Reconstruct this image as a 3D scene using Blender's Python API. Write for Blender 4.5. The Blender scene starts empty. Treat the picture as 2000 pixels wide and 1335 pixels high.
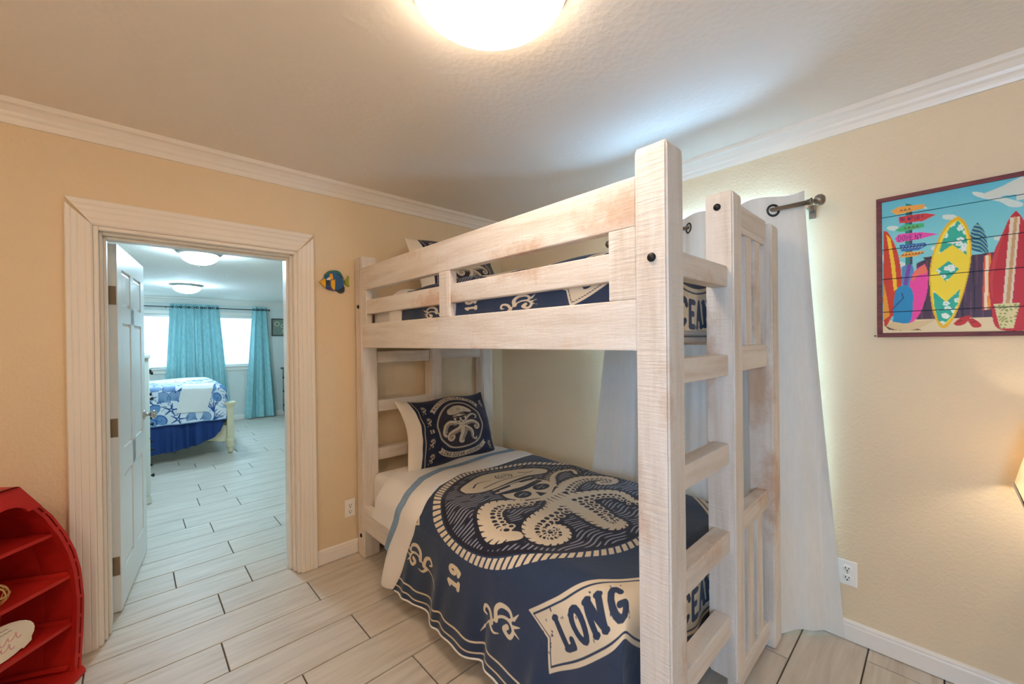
import bpy, bmesh, math, random
import numpy as np
from mathutils import Vector, Matrix

random.seed(7); rng = np.random.default_rng(7)
SC = bpy.context.scene
COL = SC.collection
R = math.radians

# ------------------------------------------------------------------ camera
F_PX = 789.57; CAM_H = 1.40
YAW, PITCH, ROLL = R(43.2196), R(-0.1941), R(-0.6749)
_fw = np.array([math.sin(YAW)*math.cos(PITCH), math.cos(YAW)*math.cos(PITCH), math.sin(PITCH)])
_r0 = np.array([math.cos(YAW), -math.sin(YAW), 0.0]); _u0 = np.cross(_r0, _fw)
_rt = math.cos(ROLL)*_r0 + math.sin(ROLL)*_u0
_up = -math.sin(ROLL)*_r0 + math.cos(ROLL)*_u0
def ray(x, y): return (x-1000)*_rt - (y-667.5)*_up + F_PX*_fw
def on_x(x, y, X):                      # photo pixel -> point on the plane x = X
    d = ray(x, y); return np.array([0, 0, CAM_H]) + X/d[0]*d
def on_y(x, y, Y):
    d = ray(x, y); return np.array([0, 0, CAM_H]) + Y/d[1]*d
cd = bpy.data.cameras.new('camera'); cam = bpy.data.objects.new('camera', cd); COL.objects.link(cam)
cd.sensor_fit = 'HORIZONTAL'; cd.sensor_width = 36.0; cd.lens = F_PX/2000*36.0; cd.clip_start = 0.02
m = Matrix.Identity(4)
for i in range(3):
    m[i][0] = _rt[i]; m[i][1] = _up[i]; m[i][2] = -_fw[i]
m[2][3] = CAM_H
cam.matrix_world = m
SC.camera = cam

# ------------------------------------------------------------------ light and exposure
world = bpy.data.worlds.new('sky'); SC.world = world; world.use_nodes = True
wn = world.node_tree.nodes['Background']
wn.inputs[0].default_value = (0.36, 0.67, 1.0, 1); wn.inputs[1].default_value = 42.0
SC.view_settings.view_transform = 'Standard'; SC.view_settings.look = 'None'
SC.view_settings.exposure = 0.66; SC.view_settings.gamma = 1.0; SC.view_settings.use_curve_mapping = False
SC.cycles.use_denoising = True
SC.cycles.max_bounces = 10; SC.cycles.diffuse_bounces = 7; SC.cycles.transparent_max_bounces = 12
SC.cycles.sample_clamp_indirect = 6.0
CEIL_LAMP = 13.0        # emission of the ceiling light diffusers
BED_LAMP = 88.0
def portal(name, loc, rot, sx, sy):
    l = bpy.data.lights.new(name, 'AREA'); l.shape = 'RECTANGLE'; l.size = sx; l.size_y = sy
    l.cycles.is_portal = True
    o = bpy.data.objects.new(name, l); COL.objects.link(o); o.location = loc; o.rotation_euler = rot
portal('window_portal', (2.50, 1.00, 1.31), (0, R(90), 0), 1.55, 1.1)
portal('window_portal', (-1.40, -.55, 1.40), (0, R(-90), 0), 1.0, .45)
portal('window_portal', (0.50, 9.05, 1.45), (R(-90), 0, 0), 2.5, 1.0)

# ------------------------------------------------------------------ material helpers
MATS = {}
def srgb(r, g, b):
    f = lambda c: (c/255/12.92 if c/255 <= .04045 else ((c/255+.055)/1.055)**2.4)
    return (f(r), f(g), f(b), 1.0)
class NT:
    def __init__(s, name):
        s.m = bpy.data.materials.new(name); s.m.use_nodes = True; s.t = s.m.node_tree
        s.t.nodes.clear(); s.out = s.n('ShaderNodeOutputMaterial')
        MATS[name] = s.m
    def n(s, typ, **kw):
        nd = s.t.nodes.new(typ)
        for k, v in kw.items():
            if k.startswith('_'): setattr(nd, k[1:], v)
            else:
                key = int(k[1:]) if (k[0] == 'i' and k[1:].isdigit()) else k.replace('__', ' ')
                if hasattr(v, 'links') or isinstance(v, bpy.types.NodeSocket): s.t.links.new(v, nd.inputs[key])
                else: nd.inputs[key].default_value = v
        return nd
    def link(s, a, b): s.t.links.new(a, b)
    def coord(s, scale=(1, 1, 1), kind='Object', loc=(0, 0, 0), rot=(0, 0, 0)):
        tc = s.n('ShaderNodeTexCoord')
        return s.n('ShaderNodeMapping', i0=tc.outputs[kind], i1=loc, i2=rot, i3=scale).outputs[0]
    def noise(s, vec, scale=5, detail=3, rough=.55, dist=0):
        return s.n('ShaderNodeTexNoise', Vector=vec, Scale=scale, Detail=detail, Roughness=rough, Distortion=dist).outputs['Fac']
    def ramp(s, fac, stops):
        r = s.n('ShaderNodeValToRGB', i0=fac); e = r.color_ramp.elements
        while len(e) < len(stops): e.new(.5)
        for k, (p, c) in enumerate(stops): e[k].position = p; e[k].color = c
        return r.outputs[0]
    def mix(s, fac, a, b):
        x = s.n('ShaderNodeMix', _data_type='RGBA')
        for sock, v in ((x.inputs[0], fac), (x.inputs[6], a), (x.inputs[7], b)):
            if isinstance(v, bpy.types.NodeSocket): s.link(v, sock)
            else: sock.default_value = v
        return x.outputs[2]
    def step(s, v, a, b):
        return s.n('ShaderNodeMapRange', i0=v, i1=a, i2=b).outputs[0]
    def attr(s, name): return s.n('ShaderNodeAttribute', _attribute_name=name).outputs['Fac']
    def bump(s, h, strength=.3, dist=.005, normal=None):
        b = s.n('ShaderNodeBump', Strength=strength, Distance=dist, Height=h)
        if normal is not None: s.link(normal, b.inputs['Normal'])
        return b.outputs[0]
    def bsdf(s, color, rough=.5, normal=None, spec=.5, metal=0.0, coat=0.0, sheen=0.0):
        b = s.n('ShaderNodeBsdfPrincipled', Roughness=rough, Metallic=metal)
        b.inputs['Specular IOR Level'].default_value = spec
        b.inputs['Coat Weight'].default_value = coat; b.inputs['Sheen Weight'].default_value = sheen
        if isinstance(color, bpy.types.NodeSocket): s.link(color, b.inputs['Base Color'])
        else: b.inputs['Base Color'].default_value = color
        if normal is not None: s.link(normal, b.inputs['Normal'])
        s.link(b.outputs[0], s.out.inputs[0]); return b

def plain(name, col, rough=.5, bump=0, bscale=60, spec=.5, metal=0.0, vary=.0, coat=0.0):
    t = NT(name); c = t.coord()
    color = col
    if vary:
        nz = t.noise(c, bscale*.25, 3)
        color = t.ramp(nz, [(.25, tuple(x*(1-vary) for x in col[:3])+(1,)), (.75, tuple(min(1, x*(1+vary)) for x in col[:3])+(1,))])
    nrm = t.bump(t.noise(c, bscale, 4), bump, .004) if bump else None
    t.bsdf(color, rough, nrm, spec, metal, coat)
    return t.m

def wall_paint(name, col):
    t = NT(name); c = t.coord()
    a = t.noise(c, 70, 4, .6, .4); b = t.noise(c, 1.3, 2)
    color = t.mix(t.step(b, .35, .7), col, tuple(x*.95 for x in col[:3])+(1,))
    t.bsdf(color, .55, t.bump(a, .45, .006), .35)
wall_paint('wall_paint', srgb(234, 212, 179))
wall_paint('bedroom_paint', srgb(224, 226, 220))
def ceiling_paint(name, col):
    t = NT(name); c = t.coord()
    a = t.noise(c, 55, 5, .65, .6); v = t.n('ShaderNodeTexVoronoi', Vector=c, Scale=38).outputs['Distance']
    h = t.n('ShaderNodeMath', _operation='ADD', i0=a, i1=v).outputs[0]
    t.bsdf(col, .8, t.bump(h, .22, .006), .2)
ceiling_paint('ceiling_paint', srgb(241, 233, 223))
plain('trim_white', srgb(241, 233, 223), .35, .04, 40)
plain('door_white', srgb(238, 238, 236), .3, .05, 30)
plain('plate_white', srgb(245, 243, 238), .35)
plain('slot_dark', srgb(60, 62, 80), .5)
plain('grout', srgb(88, 76, 66), .9, .2, 200)
plain('bronze', srgb(150, 128, 105), .4, metal=.6)
plain('bolt_black', srgb(40, 36, 36), .45, metal=.5, bump=.2, bscale=200)
plain('nickel', srgb(190, 186, 180), .25, metal=1.0)
plain('rod_pewter', srgb(140, 130, 120), .35, metal=.9)
plain('grommet_dark', srgb(70, 76, 80), .35, metal=.8)
plain('sheet_white', srgb(236, 230, 224), .85, .08, 90)
plain('sheet_blue', srgb(132, 160, 188), .85, .1, 120, vary=.12)
plain('mattress_white', srgb(232, 228, 224), .9, .1, 60)
plain('throw_white', srgb(238, 236, 232), .95, .35, 150)
plain('ruffle_navy', srgb(24, 58, 118), .8, .1, 60)
plain('cream_paint', srgb(226, 212, 178), .5, .1, 60, vary=.05)
plain('skirt_dark', srgb(60, 52, 48), .8)
plain('frame_dark', srgb(62, 58, 52), .5)
plain('teal_fabric_rod', srgb(80, 84, 86), .4, metal=.8)
plain('glaze_yellow', srgb(240, 178, 20), .25, coat=.5); plain('glaze_blue', srgb(20, 92, 156), .25, coat=.5)
plain('glaze_dark', srgb(36, 52, 66), .3, coat=.5); plain('glaze_teal', srgb(38, 112, 112), .25, coat=.5)
plain('glaze_white', srgb(225, 225, 205), .25, coat=.5); plain('glaze_green', srgb(150, 165, 50), .25, coat=.5)
plain('glaze_purple', srgb(80, 40, 110), .25, coat=.5)
plain('gold_wire', srgb(216, 180, 120), .4, metal=.5)
plain('pink_ink', srgb(222, 168, 168), .7); plain('dark_ink', srgb(60, 50, 50), .7)
plain('plaque_cream', srgb(236, 226, 206), .6)
plain('lamp_ceramic', srgb(225, 225, 222), .3)

def wood(name, axis, warm=0.0):
    t = NT(name)
    sc = [9, 9, 9]; sc[axis] = .9
    c = t.coord(tuple(sc)); c1 = t.coord()
    st = t.noise(c, 2.2, 5, .6, .3)
    col = t.ramp(st, [(.28, srgb(212, 197, 181)), (.5, srgb(229, 218, 207)), (.72, srgb(238, 231, 223))])
    # warm worn patches and knots
    ks = [3.4, 3.4, 3.4]; ks[axis] = 1.25
    vor = t.n('ShaderNodeTexVoronoi', Vector=t.coord(tuple(ks)), Scale=1.0)
    kd = t.noise(c1, 14, 4, .7)
    k = t.n('ShaderNodeMath', _operation='ADD', i0=vor.outputs['Distance'], i1=t.n('ShaderNodeMath', _operation='MULTIPLY', i0=kd, i1=.5).outputs[0]).outputs[0]
    kf = t.step(k, .56, .36)
    col = t.mix(t.n('ShaderNodeMath', _operation='MULTIPLY', i0=kf, i1=.55).outputs[0], col, srgb(190, 138, 90))
    pf = t.step(t.noise(c1, 5.5, 4, .6), .60, .78)
    col = t.mix(t.n('ShaderNodeMath', _operation='MULTIPLY', i0=pf, i1=.30).outputs[0], col, srgb(218, 180, 146))
    # saw marks run across the grain
    ss = [70, 70, 70]
    for a in range(3):
        if a != axis: ss[a] = 6
    saw = t.noise(t.coord(tuple(ss), rot=(R(8), R(6), R(5))), 1.6, 3, .6)
    fine = t.noise(c, 14, 4, .6)
    h = t.n('ShaderNodeMath', _operation='ADD', i0=saw, i1=t.n('ShaderNodeMath', _operation='MULTIPLY', i0=fine, i1=.6).outputs[0]).outputs[0]
    t.bsdf(col, .6, t.bump(h, .6, .006), .3)
for nm, ax in (('wood_x', 0), ('wood_y', 1), ('wood_z', 2)): wood(nm, ax)

def tile_mat():
    t = NT('tile')
    oi = t.n('ShaderNodeObjectInfo').outputs['Random']
    off = t.n('ShaderNodeCombineXYZ', i0=t.n('ShaderNodeMath', _operation='MULTIPLY', i0=oi, i1=37.0).outputs[0], i1=t.n('ShaderNodeMath', _operation='MULTIPLY', i0=oi, i1=91.0).outputs[0]).outputs[0]
    tc = t.n('ShaderNodeTexCoord').outputs['Object']
    p = t.n('ShaderNodeVectorMath', _operation='ADD', i0=tc, i1=off).outputs[0]
    c = t.n('ShaderNodeMapping', i0=p, i3=(1.6, 16, 1)).outputs[0]
    g = t.noise(c, 1.8, 5, .6, .5)
    col = t.ramp(g, [(.3, srgb(190, 178, 163)), (.5, srgb(207, 196, 182)), (.72, srgb(218, 209, 197))])
    tint = t.step(oi, 0, 1)
    col = t.mix(t.n('ShaderNodeMath', _operation='MULTIPLY', i0=tint, i1=.14).outputs[0], col, srgb(186, 176, 164))
    t.bsdf(col, .42, t.bump(g, .06, .002), .4)
tile_mat()

def emit(name, col, strength):
    t = NT(name); e = t.n('ShaderNodeEmission', Color=col, Strength=strength); t.link(e.outputs[0], t.out.inputs[0])
emit('lamp_warm', (1, .78, .57, 1), CEIL_LAMP)
emit('lamp_cool', (.52, .80, 1, 1), BED_LAMP)
emit('globe_fill', (1, .82, .64, 1), 30.0)
emit('bulb_warm', (1, .86, .66, 1), 48.0)
def glass():
    t = NT('glass')
    a = t.n('ShaderNodeBsdfTransparent', Color=(.96, .98, 1, 1)); b = t.n('ShaderNodeBsdfGlossy', Roughness=.02)
    f = t.n('ShaderNodeFresnel', IOR=1.45)
    mx = t.n('ShaderNodeMixShader', i0=f.outputs[0], i1=a.outputs[0], i2=b.outputs[0]); t.link(mx.outputs[0], t.out.inputs[0])
glass()
def fabric(name, col, trans=.35, bscale=(300, 300, 300), vary=.08):
    t = NT(name); c = t.coord()
    w = t.noise(t.coord(bscale), 1.0, 3, .7); v = t.noise(t.coord((60, 60, 12)), 1.0, 3, .6)
    cl = t.mix(t.step(v, .3, .7), tuple(x*(1-vary) for x in col[:3])+(1,), tuple(min(1, x*(1+vary)) for x in col[:3])+(1,))
    n = t.bump(w, .2, .002)
    d = t.n('ShaderNodeBsdfDiffuse', Color=cl, Normal=n); tr = t.n('ShaderNodeBsdfTranslucent', Color=cl, Normal=n)
    mx = t.n('ShaderNodeMixShader', i0=trans, i1=d.outputs[0], i2=tr.outputs[0]); t.link(mx.outputs[0], t.out.inputs[0])
fabric('curtain_fabric', srgb(228, 225, 219), .005, (300, 300, 300), .025)
fabric('teal_fabric', srgb(160, 206, 210), .04, (140, 140, 140), .16)
fabric('blind_slat', srgb(248, 244, 236), .009)
fabric('shade_fabric', srgb(240, 228, 205), .55)

def print_mat(name, field, oval, wave, ink):
    t = NT(name); c = t.coord()
    e = .0012
    col = t.mix(t.step(t.attr('oval'), -e, e), field, oval)
    col = t.mix(t.step(t.attr('wave'), -e, e), col, wave)
    col = t.mix(t.step(t.attr('ink'), -e, e), col, ink)
    col = t.mix(t.step(t.attr('plainarea'), -e, e), col, srgb(232, 222, 208))
    wr = t.noise(c, 8, 3, .5, .3); fi = t.noise(c, 400, 2)
    n = t.bump(wr, .25, .02); n = t.bump(fi, .08, .001, n)
    t.bsdf(col, .62, n, .35, sheen=.15)
print_mat('duvet_print', srgb(40, 56, 84), srgb(22, 22, 40), srgb(160, 160, 174), srgb(222, 204, 176))
print_mat('pillow_print', srgb(22, 32, 62), srgb(40, 34, 48), srgb(70, 62, 78), srgb(206, 186, 160))
def shell_mat():
    t = NT('shell_print'); e = .003
    col = t.mix(t.step(t.attr('wave'), -e, e), srgb(232, 238, 244), srgb(176, 200, 226))
    col = t.mix(t.step(t.attr('oval'), -e, e), col, srgb(110, 152, 200))
    col = t.mix(t.step(t.attr('ink'), -e, e), col, srgb(44, 86, 148))
    t.bsdf(col, .8, t.bump(t.noise(t.coord(), 12, 3), .2, .01), .2)
shell_mat()
def vcol(name, rough=.5):
    t = NT(name); a = t.n('ShaderNodeVertexColor', _layer_name='paint')
    t.bsdf(a.outputs[0], rough, t.bump(t.noise(t.coord((30, 4, 30)), 3, 3), .1, .002), .3)
vcol('painted_board', .45)
def red_mat():
    t = NT('red_paint'); c = t.coord()
    n1 = t.noise(c, 6, 4)
    col = t.ramp(n1, [(.3, srgb(172, 30, 26)), (.55, srgb(190, 38, 32)), (.8, srgb(204, 52, 42))])
    t.bsdf(col, .42, t.bump(t.noise(t.coord((6, 6, 60)), 3, 3), .08, .003), .4)
red_mat()
def frame_red():
    t = NT('frame_red'); g = t.noise(t.coord((40, 5, 40)), 2, 4, .7)
    t.bsdf(t.ramp(g, [(.3, srgb(78, 28, 32)), (.7, srgb(128, 52, 56))]), .55, t.bump(g, .3, .003))
frame_red()
def distressed(name, light, dark, thr):
    t = NT(name); g = t.noise(t.coord((14, 14, 30)), 1.5, 5, .75)
    t.bsdf(t.mix(t.step(g, thr, thr+.05), light, dark), .6, t.bump(g, .2, .004))
distressed('chest_green', srgb(128, 142, 128), srgb(70, 72, 64), .62)
distressed('chest_cream', srgb(222, 224, 212), srgb(120, 108, 90), .72)

# ------------------------------------------------------------------ mesh helpers
def empty(name, loc=(0, 0, 0), rz=0.0, label=None, cat=None, group=None):
    o = bpy.data.objects.new(name, None); COL.objects.link(o); o.location = loc; o.rotation_euler = (0, 0, rz)
    o.empty_display_size = .05
    if label: tag(o, label, cat, group)
    return o
def tag(o, label, cat, group=None):
    o['label'] = label; o['category'] = cat
    if group: o['group'] = group
    return o
def attach(o, parent, local=False):
    if parent is None: return o
    o.parent = parent
    if not local and parent.type == 'EMPTY': o.matrix_parent_inverse = parent.matrix_basis.inverted()
    return o
def newobj(name, me, mat=None, parent=None, local=False, smooth=False):
    if mat is not None and len(me.materials) == 0: me.materials.append(MATS[mat])
    if smooth:
        me.polygons.foreach_set('use_smooth', [True]*len(me.polygons))
    o = bpy.data.objects.new(name, me); COL.objects.link(o)
    return attach(o, parent, local)
def from_bm(name, bm, mat, parent=None, local=False, smooth=False):
    bmesh.ops.recalc_face_normals(bm, faces=bm.faces)
    me = bpy.data.meshes.new(name); bm.to_mesh(me); bm.free()
    return newobj(name, me, mat, parent, local, smooth)
def bm_box(bm, x0, x1, y0, y1, z0, z1, bev=0.0, seg=1):
    if x1 < x0: x0, x1 = x1, x0
    if y1 < y0: y0, y1 = y1, y0
    r = bmesh.ops.create_cube(bm, size=1.0)
    vs = r['verts']
    for v in vs:
        v.co = Vector(((x0+x1)/2+v.co.x*(x1-x0), (y0+y1)/2+v.co.y*(y1-y0), (z0+z1)/2+v.co.z*(z1-z0)))
    if bev > 0:
        es = list({e for v in vs for e in v.link_edges})
        bmesh.ops.bevel(bm, geom=es, offset=bev, segments=seg, affect='EDGES', profile=.5)
def box(name, x0, x1, y0, y1, z0, z1, mat, parent=None, bev=0.0, local=False, seg=1):
    bm = bmesh.new(); bm_box(bm, x0, x1, y0, y1, z0, z1, bev, seg)
    return from_bm(name, bm, mat, parent, local)
def boxes(name, lst, mat, parent=None, bev=0.0, local=False):
    bm = bmesh.new()
    for b in lst: bm_box(bm, *b, bev)
    return from_bm(name, bm, mat, parent, local)
def prism(name, prof, path0, path1, udir, vdir, mat, parent=None, local=False, miter0=0.0, miter1=0.0):
    """profile points (a, b) -> a*udir + b*vdir, swept from path0 to path1; miter shifts the ends along the path by miter*a."""
    bm = bmesh.new(); p0 = Vector(path0); p1 = Vector(path1); d = (p1-p0).normalized(); U = Vector(udir); V = Vector(vdir)
    A = [bm.verts.new(p0+U*a+V*b+d*(miter0*a)) for a, b in prof]
    B = [bm.verts.new(p1+U*a+V*b+d*(miter1*a)) for a, b in prof]
    n = len(prof)
    for i in range(n): bm.faces.new((A[i], A[(i+1) % n], B[(i+1) % n], B[i]))
    bm.faces.new(A); bm.faces.new(B[::-1])
    return from_bm(name, bm, mat, parent, local)
def grid_mesh(name, P, mat, parent=None, attrs=None, local=False, close_u=False, flip=False):
    nu, nv = P.shape[:2]
    me = bpy.data.meshes.new(name)
    idx = np.arange(nu*nv).reshape(nu, nv)
    if close_u: idx = np.vstack([idx, idx[:1]])
    q = np.stack([idx[:-1, :-1], idx[1:, :-1], idx[1:, 1:], idx[:-1, 1:]], -1).reshape(-1, 4)
    if flip: q = q[:, ::-1]
    me.vertices.add(nu*nv); me.vertices.foreach_set('co', P.reshape(-1).astype(np.float32))
    me.loops.add(q.size); me.loops.foreach_set('vertex_index', q.reshape(-1).astype(np.int32))
    me.polygons.add(len(q)); me.polygons.foreach_set('loop_start', np.arange(0, q.size, 4, dtype=np.int32))
    me.polygons.foreach_set('use_smooth', np.ones(len(q), dtype=bool))
    me.update(calc_edges=True)
    for k, a in (attrs or {}).items():
        at = me.attributes.new(k, 'FLOAT', 'POINT'); at.data.foreach_set('value', np.clip(a, -.03, .03).reshape(-1).astype(np.float32))
    return newobj(name, me, mat, parent, local)
def tube(name, pts, rad, mat, parent=None, seg=8, local=False, closed=False, ball=False):
    pts = [np.array(p, float) for p in pts]; n = len(pts)
    rad = [rad]*n if np.isscalar(rad) else rad
    rings = []
    prev = None
    for i in range(n):
        a = pts[(i-1) % n] if (closed or i > 0) else pts[i]; b = pts[(i+1) % n] if (closed or i < n-1) else pts[i]
        t = b-a; t /= np.linalg.norm(t)+1e-9
        if prev is None:
            h = np.array([0, 0, 1.]) if abs(t[2]) < .9 else np.array([1., 0, 0])
            x = np.cross(t, h)
        else: x = prev-t*np.dot(prev, t)
        x /= np.linalg.norm(x)+1e-9; prev = x; y = np.cross(t, x)
        rings.append([pts[i]+rad[i]*(math.cos(2*math.pi*k/seg)*x+math.sin(2*math.pi*k/seg)*y) for k in range(seg)])
    bm = bmesh.new(); V = [[bm.verts.new(p) for p in r] for r in rings]
    m_ = n if closed else n-1
    for i in range(m_):
        for k in range(seg):
            bm.faces.new((V[i][k], V[i][(k+1) % seg], V[(i+1) % n][(k+1) % seg], V[(i+1) % n][k]))
    if not closed: bm.faces.new(V[0][::-1]); bm.faces.new(V[-1])
    return from_bm(name, bm, mat, parent, local, True)
def lathe(name, prof, center, mat, parent=None, seg=48, axis=2, local=False):
    """prof: (radius, height) list"""
    bm = bmesh.new(); c = Vector(center); rings = []
    for r, h in prof:
        ring = []
        for k in range(seg if r > 1e-6 else 1):
            a = 2*math.pi*k/seg; p = [r*math.cos(a), r*math.sin(a), h]
            if axis == 0: p = [p[2], p[0], p[1]]
            if axis == 1: p = [p[0], p[2], p[1]]
            ring.append(bm.verts.new(c+Vector(p)))
        rings.append(ring)
    for a, b in zip(rings[:-1], rings[1:]):
        if len(a) == 1 and len(b) == 1: continue
        for k in range(seg):
            l = (k+1) % seg
            if len(a) == 1: bm.faces.new((a[0], b[k], b[l]))
            elif len(b) == 1: bm.faces.new((a[k], a[l], b[0]))
            else: bm.faces.new((a[k], a[l], b[l], b[k]))
    return from_bm(name, bm, mat, parent, local, True)
def slab_poly(name, pts, O, U, V, N, t0, t1, mat, parent=None, local=False):
    """2D outline (a, b) -> O + a U + b V, thickness from t0 to t1 along N"""
    bm = bmesh.new(); O = Vector(O); U = Vector(U); V = Vector(V); N = Vector(N)
    A = [bm.verts.new(O+U*a+V*b+N*t0) for a, b in pts]; B = [bm.verts.new(O+U*a+V*b+N*t1) for a, b in pts]
    n = len(pts)
    bm.faces.new(A[::-1]); bm.faces.new(B)
    for i in range(n): bm.faces.new((A[i], A[(i+1) % n], B[(i+1) % n], B[i]))
    bmesh.ops.triangulate(bm, faces=[f for f in bm.faces if len(f.verts) > 4])
    return from_bm(name, bm, mat, parent, local)
def catmull(pts, n=8):
    P = [np.array(p, float) for p in pts]; P = [2*P[0]-P[1]]+P+[2*P[-1]-P[-2]]
    out = []
    for i in range(1, len(P)-2):
        for k in range(n):
            t = k/n
            out.append(.5*((2*P[i])+(-P[i-1]+P[i+1])*t+(2*P[i-1]-5*P[i]+4*P[i+1]-P[i+2])*t*t+(-P[i-1]+3*P[i]-3*P[i+1]+P[i+2])*t**3))
    out.append(P[-2]); return out
def structure(o):
    o['kind'] = 'structure'; return o
def sstep(x, a, b):
    t = np.clip((x-a)/(b-a), 0, 1); return t*t*(3-2*t)

# ================================================================== the room shell
YD, XW = 2.690, 2.402            # door wall, window wall
YB = 2.93                        # bedroom side of the door wall
CZ, BZ = 2.43, 2.20              # ceilings
AX0, AY0 = -1.30, -1.70          # left and back wall of the bunk room
BX0, BX1, BY1 = -1.70, 2.65, 8.93
OX0, OX1, OZ = -0.128, 0.738, 1.957   # door opening

floor = structure(box('floor', AX0-.1 if AX0 < BX0 else BX0-.1, BX1+.1, AY0-.1, BY1+.1, -.12, -.006, 'grout'))
TW, TL, TY = 0.2326, 0.90, 2.7925
joint = {0: .336, 1: .734, 2: .29, 3: .808, 4: .51, 5: .898, 6: .62, 7: .2, 8: .45, 9: .27, 10: .02, 11: .5,
         -1: .503, -2: .17, -3: .48, -4: .823, -5: .43, -6: .283, -7: .677, -8: .414, -9: .644, -10: .466, -11: .835, -12: .98, -13: .67, -14: .518}
tile_me = {}
def tile_mesh(lx, ly):
    key = (round(lx, 3), round(ly, 3))
    if key not in tile_me:
        bm = bmesh.new(); bm_box(bm, -lx/2, lx/2, -ly/2, ly/2, -.008, 0, 0)
        top = [e for e in bm.edges if all(abs(v.co.z) < 1e-6 for v in e.verts)]
        bmesh.ops.bevel(bm, geom=top, offset=.0015, segments=1, affect='EDGES')
        bmesh.ops.recalc_face_normals(bm, faces=bm.faces)
        me = bpy.data.meshes.new('tile'); bm.to_mesh(me); bm.free(); me.materials.append(MATS['tile']); tile_me[key] = me
    return tile_me[key]
GAP = .0055
n_tile = 0
for row in range(-27, 20):
    y1 = TY-row*TW; y0 = y1-TW
    if y1 < AY0+.6 or y0 > BY1: continue
    x_lo, x_hi = (AX0, XW) if (y0+y1)/2 < 2.81 else (BX0, BX1)
    if (y0+y1)/2 < 0.0: x_lo = .2
    y0c, y1c = max(y0, AY0), min(y1, BY1)
    x = joint.get(row, random.random()*TL)
    while x > x_lo: x -= TL
    while x < x_hi:
        a, b = max(x, x_lo), min(x+TL, x_hi)
        if b-a > .03:
            me = tile_mesh(b-a-GAP, y1c-y0c-GAP)
            o = bpy.data.objects.new('tile', me); COL.objects.link(o); o.parent = floor
            o.location = ((a+b)/2, (y0c+y1c)/2, 0); n_tile += 1
        x += TL
print('tiles', n_tile)

# walls
TH = .12
structure(boxes('wall_north', [(AX0-.4, OX0, YD, YB, 0, CZ+.05), (OX1, BX1+.1, YD, YB, 0, CZ+.05), (OX0, OX1, YD, YB, OZ, CZ+.05)], 'wall_paint'))
W1 = (0.52, 1.42, 0.52, 2.115)     # window in the bunk room: y0, y1, z0, z1
structure(boxes('wall_east', [(XW, XW+TH, AY0-TH, W1[0], 0, CZ+.05), (XW, XW+TH, W1[1], YD, 0, CZ+.05),
                              (XW, XW+TH, W1[0], W1[1], 0, W1[2]), (XW, XW+TH, W1[0], W1[1], W1[3], CZ+.05)], 'wall_paint'))
W2 = (-.75, -.35, .95, 1.85)      # unseen window added for cool daylight, left wall behind the camera, y0..y1
structure(boxes('wall_west', [(AX0-TH, AX0, AY0-TH, W2[0], 0, CZ+.05), (AX0-TH, AX0, W2[1], YD, 0, CZ+.05),
                              (AX0-TH, AX0, W2[0], W2[1], 0, W2[2]), (AX0-TH, AX0, W2[0], W2[1], W2[3], CZ+.05)], 'wall_paint'))
structure(box('wall_south', AX0, XW, AY0-TH, AY0, 0, CZ+.05, 'wall_paint'))
structure(box('ceiling', AX0-TH, XW+TH, AY0-TH, YD, CZ, CZ+.10, 'ceiling_paint'))
# bedroom beyond the door
WA = (-.62, .78, 1.0, 1.915); WB = (.90, 1.76, 1.0, 1.915)
structure(boxes('wall_far', [(BX0-TH, WA[0], BY1, BY1+TH, 0, BZ+.05), (WA[1], WB[0], BY1, BY1+TH, 0, BZ+.05), (WB[1], BX1+TH, BY1, BY1+TH, 0, BZ+.05)] +
    [(w[0], w[1], BY1, BY1+TH, 0, w[2]) for w in (WA, WB)] + [(w[0], w[1], BY1, BY1+TH, w[3], BZ+.05) for w in (WA, WB)], 'bedroom_paint'))
structure(box('wall_far_east', BX1, BX1+TH, YB, BY1, 0, BZ+.05, 'bedroom_paint'))
structure(box('wall_far_west', BX0-TH, BX0, YB, BY1, 0, BZ+.05, 'bedroom_paint'))
structure(boxes('wall_bedroom_south', [(BX0, OX0, YB, YB+.01, 0, BZ), (OX1, BX1, YB, YB+.01, 0, BZ), (OX0, OX1, YB, YB+.01, OZ, BZ)], 'bedroom_paint'))
structure(box('ceiling_bedroom', BX0-TH, BX1+TH, YB, BY1+TH, BZ, BZ+.10, 'ceiling_paint'))

# crown moulding
CR = [(0, 2.338), (.010, 2.338), (.014, 2.350), (.016, 2.362), (.024, 2.372), (.028, 2.384), (.044, 2.404), (.058, 2.410), (.062, 2.418), (.062, CZ+.002), (0, CZ+.002)]
structure(prism('trim_1', CR, (AX0, YD, 0), (XW, YD, 0), (0, -1, 0), (0, 0, 1), 'trim_white', miter0=1, miter1=-1))
structure(prism('trim_2', CR, (XW, YD, 0), (XW, AY0, 0), (-1, 0, 0), (0, 0, 1), 'trim_white', miter0=1, miter1=-1))
structure(prism('trim_3', CR, (AX0, AY0, 0), (AX0, YD, 0), (1, 0, 0), (0, 0, 1), 'trim_white', miter0=1, miter1=-1))
CB = [(a, BZ-CZ+z) for a, z in CR]
structure(prism('trim_4', CB, (BX0, BY1, 0), (BX1, BY1, 0), (0, -1, 0), (0, 0, 1), 'trim_white'))
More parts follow.
